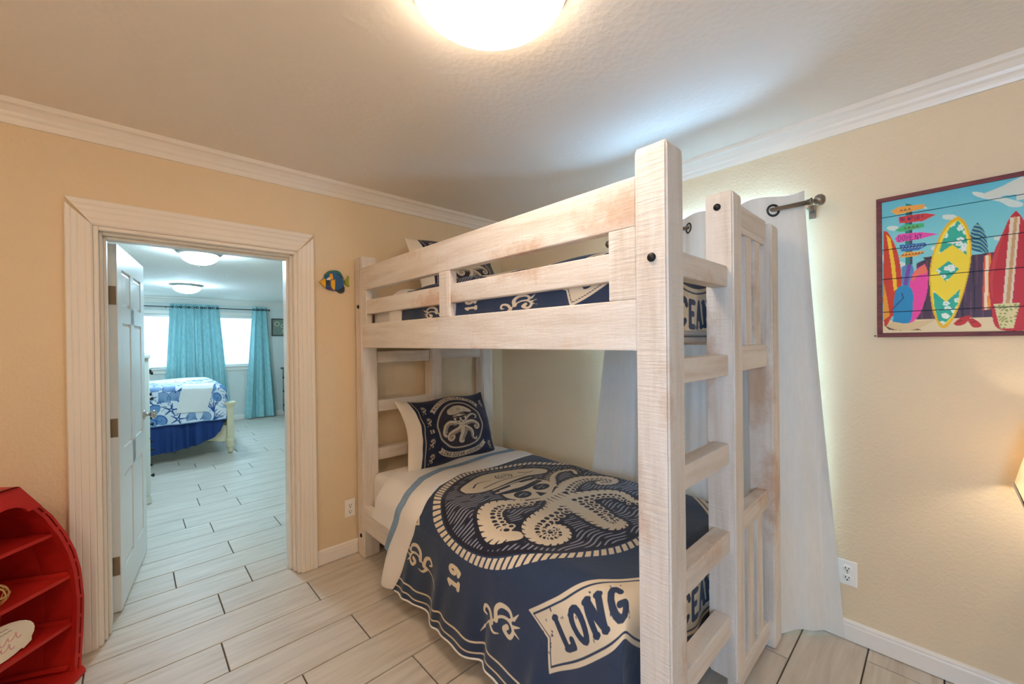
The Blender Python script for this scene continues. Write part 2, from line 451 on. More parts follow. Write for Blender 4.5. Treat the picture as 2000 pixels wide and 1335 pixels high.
# baseboards
BB = [(0, 0.004), (.014, .004), (.014, .070), (.011, .078), (.012, .084), (.006, .092), (0, .094)]
structure(prism('baseboard_north', BB, (.829, YD, 0), (XW, YD, 0), (0, -1, 0), (0, 0, 1), 'trim_white', miter1=-1))
structure(prism('baseboard_north_west', BB, (AX0, YD, 0), (-.215, YD, 0), (0, -1, 0), (0, 0, 1), 'trim_white'))
structure(prism('baseboard_east', BB, (XW, YD, 0), (XW, AY0, 0), (-1, 0, 0), (0, 0, 1), 'trim_white', miter0=1))
structure(prism('baseboard_far', BB, (BX0, BY1, 0), (BX1, BY1, 0), (0, -1, 0), (0, 0, 1), 'trim_white'))
structure(prism('baseboard_far_east', BB, (BX1, BY1, 0), (BX1, YB, 0), (-1, 0, 0), (0, 0, 1), 'trim_white'))

# door casing: fluted profile (a across from the opening outwards, b out of the wall)
def casing_prof(w):
    return [(0, 0), (0, .012), (.006*w/.09, .017), (.020*w/.09, .0175), (.023*w/.09, .016), (.027*w/.09, .0178), (.046*w/.09, .019), (.049*w/.09, .0172), (.053*w/.09, .0195),
            (.066*w/.09, .0205), (.069*w/.09, .0188), (.073*w/.09, .022), (w-.004, .024), (w, .020), (w, 0)]
trim5 = empty('trim_5', (.305, YD, 0)); structure(trim5)
prism('casing_jamb', casing_prof(.087), (OX0, YD, 0.002), (OX0, YD, OZ), (-1, 0, 0), (0, -1, 0), 'trim_white', trim5, miter1=1.0)
prism('casing_jamb', casing_prof(.091), (OX1, YD, 0.002), (OX1, YD, OZ), (1, 0, 0), (0, -1, 0), 'trim_white', trim5, miter1=1.0)
prism('casing_head', casing_prof(.1145), (OX0, YD, OZ), (OX1, YD, OZ), (0, 0, 1), (0, -1, 0), 'trim_white', trim5, miter0=-.087/.1145, miter1=.091/.1145)
trim6 = empty('trim_6', (.305, YD+.1, 0)); structure(trim6)
JP = lambda w: [(0, 0), (0, w), (.02, w), (.02, 0)]
# jamb lining with stepped stops
for sx, x in ((1, OX0), (-1, OX1)):
    boxes('jamb_lining', [(x, x+sx*.018, YD-.002, YB+.012, .002, OZ)], 'trim_white', trim6, .002)
    boxes('door_stop', [(x+sx*.018, x+sx*.030, YD+.035, YD+.165, .002, OZ-.018), (x+sx*.030, x+sx*.042, YD+.075, (YB+.006 if sx > 0 else YD+.150), .002, OZ-.03)], 'trim_white', trim6, .003)
boxes('jamb_lining', [(OX0+.018, OX1-.018, YD-.002, YB+.012, OZ-.018, OZ)], 'trim_white', trim6, .002)
boxes('door_stop', [(OX0+.03, OX1-.03, YD+.035, YD+.165, OZ-.030, OZ-.018), (OX0+.042, OX1-.042, YD+.075, YD+.150, OZ-.042, OZ-.030)], 'trim_white', trim6, .003)

# door leaf, six panels, opened into the bedroom
DL, DT, DZ0, DZ1 = .765, .036, .012, 1.928
door = empty('door_1', (-.072, 2.950, 0), -R(8.6)); structure(door)      # local: +Y along the leaf, visible face at x = +DT/2
stile, mull = .11, .09
zc_ = [DZ0, .20, .70, .84, 1.52, 1.61, 1.81, DZ1]     # rail / panel boundaries
ya, yb, yc, yd_ = stile, (DL-mull)/2, (DL+mull)/2, DL-stile
bars = [(-DT/2, DT/2, 0, stile, DZ0, DZ1), (-DT/2, DT/2, yd_, DL, DZ0, DZ1), (-DT/2, DT/2, yb, yc, zc_[1], zc_[6])]
bars += [(-DT/2, DT/2, stile, yd_, a, b) for a, b in ((zc_[0], zc_[1]), (zc_[2], zc_[3]), (zc_[4], zc_[5]), (zc_[6], zc_[7]))]
boxes('door_leaf', bars, 'door_white', door, 0, True)
def raised_panel(y0, y1, z0, z1):
    bm = bmesh.new(); bm_box(bm, -DT/2+.012, DT/2-.012, y0, y1, z0, z1)
    for s in (1, -1):
        d0, d1 = s*(DT/2-.012), s*(DT/2-.003); i = .022
        A = [bm.verts.new((d0, y, z)) for y, z in ((y0+.006, z0+.006), (y1-.006, z0+.006), (y1-.006, z1-.006), (y0+.006, z1-.006))]
        B = [bm.verts.new((d1, y, z)) for y, z in ((y0+i, z0+i), (y1-i, z0+i), (y1-i, z1-i), (y0+i, z1-i))]
        for k in range(4): bm.faces.new((A[k], A[(k+1) % 4], B[(k+1) % 4], B[k]))
        bm.faces.new(B)
    return from_bm('door_panel', bm, 'door_white', door, True)
for z0, z1 in ((zc_[1], zc_[2]), (zc_[3], zc_[4]), (zc_[5], zc_[6])):
    raised_panel(ya, yb, z0, z1); raised_panel(yc, yd_, z0, z1)
for hz in (.25, .97, 1.66):
    h = box('hinge', -DT/2-.004, DT/2-.004, -.003, .001, hz-.048, hz+.048, 'bronze', door, .0012, True)
    tube('hinge_knuckle', [(-DT/2-.007, -.005, hz-.048), (-DT/2-.007, -.005, hz+.048)], .006, 'bronze', h, 10, True)
kn = lathe('door_knob', [(0, 0), (.030, 0), (.030, .006), (.012, .010), (.010, .030), (.020, .036), (.028, .046), (.028, .056), (.018, .066), (0, .068)], (DT/2, DL-.06, .935), 'nickel', door, 24, 0, True)
box('latch_plate', -.012, .012, DL-.001, DL+.002, .90, .97, 'nickel', door, .0005, True)

# windows
def window(name, axis, c, a0, a1, z0, z1, out, depth=.10, mull=True):
    """axis 'x': the wall plane is x = c and a runs along y; 'y': the plane is y = c; out = +1/-1 towards outside"""
    w = empty(name, ((c, (a0+a1)/2, z0) if axis == 'x' else ((a0+a1)/2, c, z0))); structure(w)
    def bx(n, p0, p1, q0, q1, r0, r1, mat, bev=.002):
        if axis == 'x': return box(n, c+out*p0, c+out*p1, q0, q1, r0, r1, mat, w, bev)
        return box(n, q0, q1, c+out*p0, c+out*p1, r0, r1, mat, w, bev)
    f = .045
    bx('window_frame', .05, .09, a0, a0+f, z0, z1, 'trim_white'); bx('window_frame', .05, .09, a1-f, a1, z0, z1, 'trim_white')
    bx('window_frame', .05, .09, a0+f, a1-f, z0, z0+f, 'trim_white'); bx('window_frame', .05, .09, a0+f, a1-f, z1-f, z1, 'trim_white')
    zm = (z0+z1)/2
    bx('meeting_rail', .055, .085, a0+f, a1-f, zm-.018, zm+.018, 'trim_white')
    bx('pane', .068, .072, a0+f, a1-f, z0+f, zm-.018, 'glass', 0); bx('pane', .068, .072, a0+f, a1-f, zm+.018, z1-f, 'glass', 0)
    bx('window_sill', -.035, .05, a0-.03, a1+.03, z0-.025, z0, 'trim_white', .004)
    return w, bx
w1, _ = window('window_1', 'x', XW, W1[0], W1[1], W1[2], W1[3], 1)
w2, _ = window('fill_window', 'x', AX0, W2[0], W2[1], W2[2], W2[3], -1)  # added window, out of view, cool fill for the right wall
for nm, w_ in (('window_3', WA), ('window_4', WB)):
    wo, bx = window(nm, 'y', BY1, w_[0], w_[1], w_[2], w_[3], 1)
    tr = .06
    bx('window_trim', -.016, 0, w_[0]-tr, w_[0], w_[2]-.02, w_[3]+tr, 'trim_white'); bx('window_trim', -.016, 0, w_[1], w_[1]+tr, w_[2]-.02, w_[3]+tr, 'trim_white')
    bx('window_trim', -.016, 0, w_[0], w_[1], w_[3], w_[3]+tr, 'trim_white'); bx('window_apron', -.014, 0, w_[0]-.03, w_[1]+.03, w_[2]-.085, w_[2]-.025, 'trim_white')
def blind(w_, label):
    b = empty('window_blind', ((w_[0]+w_[1])/2, BY1+.02, w_[3]), 0, label, 'blind', 'white slatted blinds in the bedroom')
    box('head_rail', w_[0]+.01, w_[1]-.01, BY1+.0, BY1+.04, w_[3]-.045, w_[3]-.005, 'trim_white', b, .003)
    box('bottom_rail', w_[0]+.012, w_[1]-.012, BY1+.006, BY1+.034, w_[2]+.012, w_[2]+.030, 'trim_white', b, .003)
    me = None; L = w_[1]-w_[0]-.03; z = w_[2]+.055
    while z < w_[3]-.055:
        if me is None:
            bm = bmesh.new(); A = []
            for k, (yy, zz) in enumerate(((-.008, -.0235), (-.003, -.008), (.003, .008), (.008, .0235))):
                A.append((bm.verts.new((-L/2, yy, zz)), bm.verts.new((L/2, yy, zz))))
            for p, q in zip(A[:-1], A[1:]): bm.faces.new((p[0], p[1], q[1], q[0]))
            r = bmesh.ops.solidify(bm, geom=bm.faces[:], thickness=.002)
            me = bpy.data.meshes.new('slat'); bm.to_mesh(me); bm.free(); me.materials.append(MATS['blind_slat'])
        o = bpy.data.objects.new('slat', me); COL.objects.link(o); o.parent = b; o.location = (0, 0, z-w_[3]); z += .042
blind(WA, 'white slatted blind in the bedroom window nearer the bed headboard')
blind(WB, 'white slatted blind in the bedroom window between the two teal curtains')

# ================================================================== bunk bed
X0, Y0 = 1.083, .520; BL, BW = 2.150, 1.111
PA, PB = .105, .099
bunk = empty('bunk_bed', (X0+BW/2, Y0+BL/2, 0), 0, 'whitewashed rustic timber bunk bed with built-in end ladder', 'bunk bed')
def post(name, x0, x1, y0, y1, z0, z1):
    bm = bmesh.new(); bm_box(bm, x0, x1, y0, y1, z0, z1)
    vert = [e for e in bm.edges if abs(e.verts[0].co.z-e.verts[1].co.z) > .5]
    bmesh.ops.bevel(bm, geom=vert, offset=.006, segments=2, affect='EDGES')
    top = [v for v in bm.verts if v.co.z > z1-1e-4]
    cap = [f for f in bm.faces if all(v in top for v in f.verts)]
    cx_, cy_ = (x0+x1)/2, (y0+y1)/2
    for v in top: v.co.z -= .020
    for k_, (sc_, dz_) in enumerate(((.955, .011), (.88, .017), (.76, .020))):      # rounded crown of the post
        r_ = bmesh.ops.inset_region(bm, faces=cap, thickness=.0001)
        for v in {v for f in cap for v in f.verts}:
            base = (x1-x0)/2*sc_, (y1-y0)/2*sc_
            v.co.x = cx_+max(-base[0], min(base[0], v.co.x-cx_)); v.co.y = cy_+max(-base[1], min(base[1], v.co.y-cy_)); v.co.z = z1-.020+dz_
    return from_bm(name, bm, 'wood_z', bunk)
def board(name, x0, x1, y0, y1, z0, z1, ax, bev=.0035): return box(name, x0, x1, y0, y1, z0, z1, 'wood_'+ax, bunk, bev, seg=2)
def bolt(par, x, y, z, nx=True):
    lathe('bolt', [(0, -.004), (.013, -.004), (.013, 0), (.011, .003), (0, .0042)][::1] if not nx else [(0, .004), (.013, .002), (.013, -.003), (.010, -.007), (0, -.008)], (x, y, z), 'bolt_black', par, 16, 0)
ends = ((Y0, Y0+PB, 1), (Y0+BL-PB, Y0+BL, -1))
UM, UW = .5185, .0932
for ya0, ya1, s in ends:
    p = post('post', X0, X0+PA, ya0, ya1, .004, 1.96)
    bolt(p, X0, (ya0+ya1)/2-.003, 1.633)
    bolt(p, X0, (ya0+ya1)/2-.003, .135)
    post('post', X0+BW-.107, X0+BW, ya0, ya1, .004, 1.915)
    st = post('ladder_stile', X0+UM, X0+UM+UW, ya0, ya1, .135, 1.945)
    if s > 0:
        bolt(st, X0+UM, (ya0+ya1)/2+.005, 1.890)
    # rungs between post and stile
    yr0, yr1 = (ya0+.020, ya0+.078) if s > 0 else (ya1-.078, ya1-.020)
    for rz in (1.666, 1.339, 1.0115, .687, .374):
        board('rung', X0+PA, X0+UM, yr0, yr1, rz-.077, rz, 'x', .005)
    # end panel between stile and rear post
    xs0, xs1 = X0+UM+UW, X0+BW-.107
    yp0, yp1 = (ya0+.022, ya0+.068) if s > 0 else (ya1-.068, ya1-.022)
    for z0, z1 in ((1.845, 1.925), (1.270, 1.3485), (.634, .7128), (.037, .1179)):
        board('end_rail', xs0, xs1, yp0, yp1, z0, z1, 'x')
    yl0, yl1 = yp0+.008, yp1-.008
    for z0, z1 in ((1.818, 1.845), (1.3485, 1.370)):
        board('slat_ledge', xs0, xs1, yp0+.003, yp1-.003, z0, z1, 'x', .002)
    wd = xs1-xs0; sw = .078; gp = (wd-3*sw)/4
    for z0, z1 in ((1.370, 1.818), (.1179, .634)):
        for k in range(3):
            xa = xs0+gp*.35+k*(sw+gp*1.1)
            board('end_slat', xa, xa+sw, yl0, yl1, z0, z1, 'z', .002)
ry0, ry1 = Y0+PB, Y0+BL-PB
RT = .042
for xa in (X0+.003, X0+BW-.003-RT):
    board('side_rail', xa, xa+RT, ry0, ry1, 1.3656, 1.518, 'y')
    board('side_rail', xa, xa+RT, ry0, ry1, .181, .337, 'y')
xg = X0+.003
board('guard_rail', xg, xg+RT, ry0, ry1, 1.7339, 1.8818, 'y')
for y0_, y1_ in ((ry0, .712), (1.578, 1.669), (2.508, ry1)):
    board('guard_block', xg, xg+RT, y0_, y1_, 1.518, 1.7339, 'z')
for y0_, y1_ in ((.712, 1.578), (1.669, 2.508)):
    board('guard_slat', xg+.003, xg+RT-.003, y0_, y1_, 1.580, 1.668, 'y')
xg2 = X0+BW-.003-RT
board('guard_rail', xg2, xg2+RT, ry0, ry1, 1.70, 1.80, 'y')
# slatted bases that carry the mattresses
for zb in (1.385, .205):
    for k in range(9):
        yy = ry0+.10+k*(ry1-ry0-.2)/8
        board('bed_slat', X0+.045, X0+BW-.045, yy-.035, yy+.035, zb, zb+.02, 'x', .001)

# ================================================================== print canvas
class Canvas:
    def __init__(s, U, V, layers):
        s.U, s.V = U, V; s.rows = U[:, 0] if np.ptp(U[:, 0]) > 0 else U.mean(1)
        s.cmin, s.cmax = V.min(0), V.max(0)
        s.L = {k: np.full(U.shape, -1.0) for k in layers}
        s.tf = lambda p: p; s.sc = 1.0
    def setup(s, cx, cy, sx, sy=None, rot=0.0):
        sy = sx if sy is None else sy; c, n = math.cos(rot), math.sin(rot)
        s.tf = lambda p: (cx+sx*p[0]*c-sy*p[1]*n, cy+sx*p[0]*n+sy*p[1]*c); s.sc = (abs(sx)+abs(sy))/2
    def win(s, u0, u1, v0, v1):
        i = np.nonzero((s.rows >= u0) & (s.rows <= u1))[0]; j = np.nonzero((s.cmax >= v0) & (s.cmin <= v1))[0]
        if len(i) == 0 or len(j) == 0: return None
        return slice(i[0], i[-1]+1), slice(j[0], j[-1]+1)
    def put(s, layer, w, val, op):
        A = s.L[layer][w]
        s.L[layer][w] = np.maximum(A, val) if op == 'add' else np.minimum(A, -val)
    def stroke(s, layer, pts, r0, r1=None, op='add', smooth=True, raw=False):
        if smooth and len(pts) > 2: pts = catmull(pts, 6)
        P = [(p if raw else s.tf(p)) for p in pts]; n = len(P)
        k = 1.0 if raw else s.sc
        r1 = r0 if r1 is None else r1
        rs = [(r0+(r1-r0)*i/(n-1))*k for i in range(n)]
        for a, b, ra, rb in zip(P[:-1], P[1:], rs[:-1], rs[1:]):
            m_ = max(ra, rb)+.03
            w = s.win(min(a[0], b[0])-m_, max(a[0], b[0])+m_, min(a[1], b[1])-m_, max(a[1], b[1])+m_)
            if w is None: continue
            du, dv = s.U[w]-a[0], s.V[w]-a[1]; bx_, by_ = b[0]-a[0], b[1]-a[1]
            h = np.clip((du*bx_+dv*by_)/(bx_*bx_+by_*by_+1e-12), 0, 1)
            s.put(layer, w, ra+(rb-ra)*h-np.hypot(du-bx_*h, dv-by_*h), op)
    def poly(s, layer, pts, op='add', smooth=False):
        if smooth: pts = catmull(list(pts)+[pts[0]], 6)[:-1]
        P = np.array([s.tf(p) for p in pts]); m_ = .03
        w = s.win(P[:, 0].min()-m_, P[:, 0].max()+m_, P[:, 1].min()-m_, P[:, 1].max()+m_)
        if w is None: return
        u, v = s.U[w], s.V[w]; d = np.full(u.shape, 9.0); ins = np.zeros(u.shape, bool)
        for a, b in zip(P, np.roll(P, -1, 0)):
            bx_, by_ = b-a; du, dv = u-a[0], v-a[1]
            h = np.clip((du*bx_+dv*by_)/(bx_*bx_+by_*by_+1e-12), 0, 1)
            d = np.minimum(d, np.hypot(du-bx_*h, dv-by_*h))
            c = (a[1] > v) != (b[1] > v)
            ins ^= c & (u < (b[0]-a[0])*(v-a[1])/((b[1]-a[1]) if b[1] != a[1] else 1e-12)+a[0])
        s.put(layer, w, np.where(ins, d, -d), op)
    def ell(s, layer, c, rx, ry=None, op='add', n=28):
        ry = rx if ry is None else ry
        s.poly(layer, [(c[0]+rx*math.cos(2*math.pi*k/n), c[1]+ry*math.sin(2*math.pi*k/n)) for k in range(n)], op)
    def ringo(s, layer, c, r, wd, op='add'):
        s.stroke(layer, [(c[0]+r*math.cos(2*math.pi*k/18), c[1]+r*math.sin(2*math.pi*k/18)) for k in range(19)], wd, None, op, False)

def arc(cx, cy, r, a0, a1, n=9, ry=None):
    ry = r if ry is None else ry
    return [(cx+r*math.cos(R(a0+(a1-a0)*k/(n-1))), cy+ry*math.sin(R(a0+(a1-a0)*k/(n-1)))) for k in range(n)]
FONT = {
 'A': [[(0, 0), (.45, 1), (.9, 0)], [(.18, .36), (.72, .36)]], 'B': [[(0, 0), (0, 1), (.5, 1), (.75, .78), (.5, .53), (0, .53)], [(.5, .53), (.85, .28), (.5, 0), (0, 0)]],
 'C': [arc(.45, .5, .42, 40, 320, 11, .5)], 'D': [[(0, 0), (0, 1), (.45, 1), (.8, .75), (.8, .25), (.45, 0), (0, 0)]], 'E': [[(.75, 1), (0, 1), (0, 0), (.75, 0)], [(0, .52), (.55, .52)]],
 'F': [[(.75, 1), (0, 1), (0, 0)], [(0, .52), (.55, .52)]], 'G': [arc(.45, .5, .42, 45, 330, 11, .5)+[(.85, .42), (.5, .42)]], 'H': [[(0, 0), (0, 1)], [(.8, 0), (.8, 1)], [(0, .5), (.8, .5)]],
 'I': [[(.2, 0), (.2, 1)], [(.05, 0), (.35, 0)], [(.05, 1), (.35, 1)]], 'J': [[(.7, 1), (.7, .25), (.5, .02), (.2, .02), (.03, .25)]], 'L': [[(.15, 1), (.15, 0), (.75, 0), (.78, .2)]],
 'M': [[(0, 0), (0, 1), (.45, .35), (.9, 1), (.9, 0)]], 'N': [[(0, 0), (0, 1), (.75, 0), (.75, 1)]], 'O': [arc(.42, .5, .4, 0, 360, 17, .5)], 'P': [[(0, 0), (0, 1), (.5, 1), (.75, .75), (.5, .48), (0, .48)]],
 'R': [[(0, 0), (0, 1), (.5, 1), (.75, .75), (.5, .5), (0, .5)], [(.4, .5), (.8, 0)]], 'S': [[(.75, .85), (.4, 1), (.08, .78), (.4, .52), (.75, .25), (.4, 0), (.05, .15)]],
 'T': [[(0, 1), (.85, 1)], [(.42, 1), (.42, 0)]], 'U': [[(0, 1), (0, .25), (.2, 0), (.6, 0), (.8, .25), (.8, 1)]], 'W': [[(0, 1), (.22, 0), (.5, .7), (.78, 0), (1, 1)]], 'Y': [[(0, 1), (.4, .5), (.8, 1)], [(.4, .5), (.4, 0)]],
 '1': [[(.05, .8), (.3, 1), (.3, 0)], [(.05, 0), (.55, 0)]], '9': [arc(.4, .68, .3, 0, 360, 13, .32), [(.7, .68), (.66, .3), (.45, 0), (.15, .1)]], ' ': [], "'": [[(.1, 1), (.1, .8)]]}
SERIF = {'L': [(.15, 1), (.15, 0)], 'N': [(0, 0), (0, 1), (.75, 0), (.75, 1)], 'I': [], 'E': [(.75, 1), (.75, 0)], 'A': [(0, 0), (.9, 0)], 'U': [(0, 1), (.8, 1)], 'R': [(0, 0), (.8, 0)], 'Y': [(0, 1), (.8, 1), (.4, 0)], 'T': [(.42, 0)], 'M': [(0, 0), (.9, 0)], 'F': [(0, 0)], 'H': [(0, 0), (0, 1), (.8, 0), (.8, 1)], 'J': [(.7, 1)]}
def text_on(cv, layer, txt, pos, h, wr, op='cut', serif=True, track=1.12, wide=.62):
    """pos(t) -> (u, v, angle) with t the distance along the baseline"""
    t = 0.0
    for ch in txt:
        u, v, a = pos(t+h*wide*.45); c, s_ = math.cos(a), math.sin(a)
        def q(p): x, y = (p[0]-.42)*h*wide, (p[1]-.5)*h; return (u+x*c-y*s_, v+x*s_+y*c)
        for st in FONT[ch]: cv.stroke(layer, [q(p) for p in st], wr, None, op, False, True)
        if serif:
            for p in SERIF.get(ch, ()): cv.stroke(layer, [q((p[0]-.16, p[1])), q((p[0]+.16, p[1]))], wr*.7, None, op, False, True)
        t += h*wide*track if ch != ' ' else h*wide*.7
    return t

def tentacle(cv, pts, r0, r1, side, suck=True):
    cv.stroke('ink', pts, r0, r1)
    P = catmull(pts, 6); n = len(P)
    # hatch cuts on the outer edge, suckers on the inner one
    for i in range(3, n-3, 2):
        t = P[i+1]-P[i-1]; t = t/(np.linalg.norm(t)+1e-9); nn = np.array([-t[1], t[0]])*side; r = r0+(r1-r0)*i/(n-1)
        e = P[i]-nn*r*1.02
        cv.stroke('ink', [e, e+nn*r*(.35+.3*((i*7) % 3)/2)+t*r*.3], .010, .003, 'cut', False)
        if suck and i % 4 in (1, 3):
            for row in (0, 1):
                c = P[i]+nn*(r*1.28+.058*row*max(.5, r/.06))+t*.028*row; rr = (.034-.006*row)*max(.45, min(1.25, r/.05))
                cv.ell('ink', c, rr, None, 'add', 12); cv.ell('ink', c, rr*.60, None, 'cut', 10)
def octopus(cv, cx, cy, sx, sy, wave_sp, wave_w, rope_n=110, rope=True, waves=True):
    cv.setup(cx, cy, sx, sy); U, V = cv.U, cv.V
    X, Y = (U-cx)/sx, (V-cy)/sy; r = np.hypot(X, Y); k = (sx+sy)/2
    cv.L['oval'] = np.maximum(cv.L['oval'], (.955-r)*k)
    if waves:
        ph = (V+.35*wave_sp/.02*.03*np.sin(U*2*np.pi/(wave_sp*8.5)+V*4)+.10*(U-cx))/wave_sp
        d = wave_w-np.abs(ph-np.floor(ph)-.5)*wave_sp
        brk = np.sin(U*.42/wave_sp+np.floor(ph)*2.4)
        d = np.minimum(d, (brk+.92)*.02)
        cv.L['wave'] = np.maximum(cv.L['wave'], np.minimum(d, (.925-r)*k))
    if rope:
        th = np.arctan2(Y, X); ph = th*rope_n/(2*np.pi)+(r-1.0)*9.0; fr = np.abs(ph-np.floor(ph)-.5); seg = 2*np.pi*k/rope_n
        d = np.minimum((.34-fr)*seg, (.034-np.abs(r-1.0))*k)
        cv.L['ink'] = np.maximum(cv.L['ink'], d)
    base = cv.L['ink'].copy(); cv.L['ink'] = np.full(U.shape, -1.0)
    # arms
    tentacle(cv, [(-.10, .02), (-.26, .10), (-.46, .19), (-.64, .13), (-.76, -.04), (-.80, -.20), (-.72, -.32)], .048, .062, 1)
    tentacle(cv, [(-.02, -.10), (-.20, -.20), (-.40, -.24), (-.56, -.30), (-.64, -.44), (-.58, -.56), (-.45, -.58), (-.37, -.48), (-.41, -.40), (-.46, -.42)], .066, .024, 1)
    tentacle(cv, [(.02, -.06), (.0, -.26), (-.05, -.44), (-.12, -.62), (-.12, -.74), (-.02, -.78), (.02, -.70), (-.03, -.66)], .095, .026, 1)
    tentacle(cv, [(.06, -.04), (.24, .04), (.44, .10), (.64, .10), (.79, -.02), (.80, -.18), (.68, -.25), (.59, -.18), (.63, -.10), (.69, -.13)], .056, .020, -1)
    tentacle(cv, [(.05, -.10), (.24, -.18), (.40, -.30), (.48, -.46), (.44, -.62), (.54, -.70), (.62, -.62)], .064, .022, -1)
    tentacle(cv, [(.08, .0), (.30, .20), (.46, .34), (.62, .40), (.74, .32), (.70, .22)], .036, .018, 1)
    cv.ell('ink', (.0, -.10), .11, .14)
    # skull
    cv.poly('ink', [(-.24, .40), (-.29, .24), (-.22, .12), (-.13, .06), (-.10, -.06), (.10, -.06), (.13, .06), (.22, .12), (.29, .24), (.24, .40)], smooth=True)
    cv.ell('ink', (-.125, .20), .090, .075, 'cut'); cv.ell('ink', (.125, .20), .090, .075, 'cut')
    cv.poly('ink', [(-.045, .05), (0, .16), (.045, .05)], 'cut')
    cv.stroke('ink', [(-.24, .34), (0, .30), (.24, .34)], .035, None, 'cut'); cv.stroke('ink', [(-.20, .08), (-.08, .02)], .014, .004, 'cut'); cv.stroke('ink', [(.20, .08), (.08, .02)], .014, .004, 'cut')
    for a in range(-3, 4): cv.stroke('ink', [(a*.05, -.04), (a*.055, -.12)], .008, .003, 'cut', False)
    # captain's hat
    cv.poly('ink', [(-.50, .57), (-.47, .70), (-.28, .79), (-.05, .85), (.20, .83), (.48, .70), (.60, .57), (.52, .50), (.30, .54), (.05, .50), (-.22, .47), (-.40, .49)], smooth=True)
    cv.ell('ink', (.06, .67), .10, .085, 'cut'); cv.ringo('ink', (.06, .67), .072, .010); cv.ringo('ink', (.06, .67), .042, .010); cv.stroke('ink', [(.06, .72), (.06, .62)], .012, None, 'add', False)
    cv.stroke('ink', [(-.36, .64), (-.26, .70), (-.12, .66)], .010, .003, 'cut'); cv.stroke('ink', [(.28, .68), (.38, .62), (.46, .63)], .010, .003, 'cut'); cv.stroke('ink', [(-.30, .55), (-.1, .57), (.16, .57), (.34, .60)], .008, .003, 'cut')
    cv.stroke('ink', [(-.28, .44), (0, .455), (.28, .48)], .010, .008); cv.stroke('ink', [(-.30, .37), (0, .36), (.30, .42)], .012, .006); cv.stroke('ink', [(-.06, .41), (.04, .41)], .024, None, 'add', False)
    # small scratches
    arms = cv.L['ink']
    cv.L['wave'] = np.minimum(cv.L['wave'], -(arms+.020*k/.575))
    cv.L['ink'] = np.maximum(base, arms)
def scroll(cv, cx, cy, s, rot=0.0, flip=1):
    cv.setup(cx, cy, s*flip, s, rot)
    S = cv.stroke
    S('ink', [(-.55, -.95), (-.30, -.62), (-.12, -.30), (.10, 0), (.12, .32), (-.10, .50), (-.32, .34), (-.20, .14), (-.08, .26)], .02, .075)
    S('ink', [(-.05, -.20), (.22, -.22), (.42, 0), (.40, .34), (.20, .46), (.12, .30)], .10, .035)
    S('ink', [(-.22, -.40), (.05, -.56), (.12, -.82), (-.08, -.92), (-.14, -.76)], .085, .03)
    S('ink', [(-.30, -.55), (-.46, -.30), (-.40, -.05)], .07, .01)
    S('ink', [(.02, .52), (.10, .78)], .045, .012); S('ink', [(.22, .54), (.42, .74)], .05, .012); S('ink', [(-.12, .56), (-.20, .74)], .035, .010)
    S('ink', [(-.55, -.95), (-.78, -1.25)], .05, .008)

def sheet_point(u, v, zt, lift=0.0, xf=1.17, Rf=.12, hang=.08, foot=.72, fold=1.0, zmin=.02, rear=2.075):
    """surface of bedding: u across the bed (front hem small), v along the bed; returns x, y, z"""
    u, v = np.broadcast_arrays(u, v)
    w = np.clip(xf-u, 0, None); a = np.minimum(w/Rf, math.pi/2); ex = np.clip(w-Rf*math.pi/2, 0, None)
    x = np.where(u < xf, xf-Rf*np.sin(a)-hang*ex, u); dz1 = Rf*(1-np.cos(a))+ex
    wr = np.clip(u-rear, 0, None); Rr = .04; ar = np.minimum(wr/Rr, math.pi/2); er = np.clip(wr-Rr*math.pi/2, 0, None)
    x = np.where(u > rear, rear+Rr*np.sin(ar), x); dz2 = Rr*(1-np.cos(ar))+er
    wv = np.clip(foot-v, 0, None); Rv = .07; av = np.minimum(wv/Rv, math.pi/2); ev = np.clip(wv-Rv*math.pi/2, 0, None)
    y = np.where(v < foot, foot-Rv*np.sin(av), v); dz3 = Rv*(1-np.cos(av))+ev
    dz = (dz1**4+dz2**4+dz3**4)**.25
    f = sstep(ex, 0, .34)*fold
    wave = .016*np.sin(v*13.0+.8)+.010*np.sin(v*29+2.0+u*4)+.006*np.sin(v*47+u*9)
    x = x-f*(.006+wave*1.0)
    y = y+f*.018*np.sin(v*21+1.3)
    f3 = sstep(ev, 0, .2)*fold
    y = y-f3*0.006*np.sin(u*33+1)
    flat = (1-sstep(dz, 0, .06))
    puff = .007*np.sin(u*5.2+1)*np.sin(v*4.1+.6)+.004*np.sin(u*13+v*7)+.003*np.sin(v*19-u*8)
    z = np.maximum(zt-dz+lift*np.maximum(flat, .0)+puff*flat*fold, zmin)
    x = x-lift*(1-flat)*(dz1 >= dz2)*(dz1 > .0)
    return np.stack([x, y, z], -1)

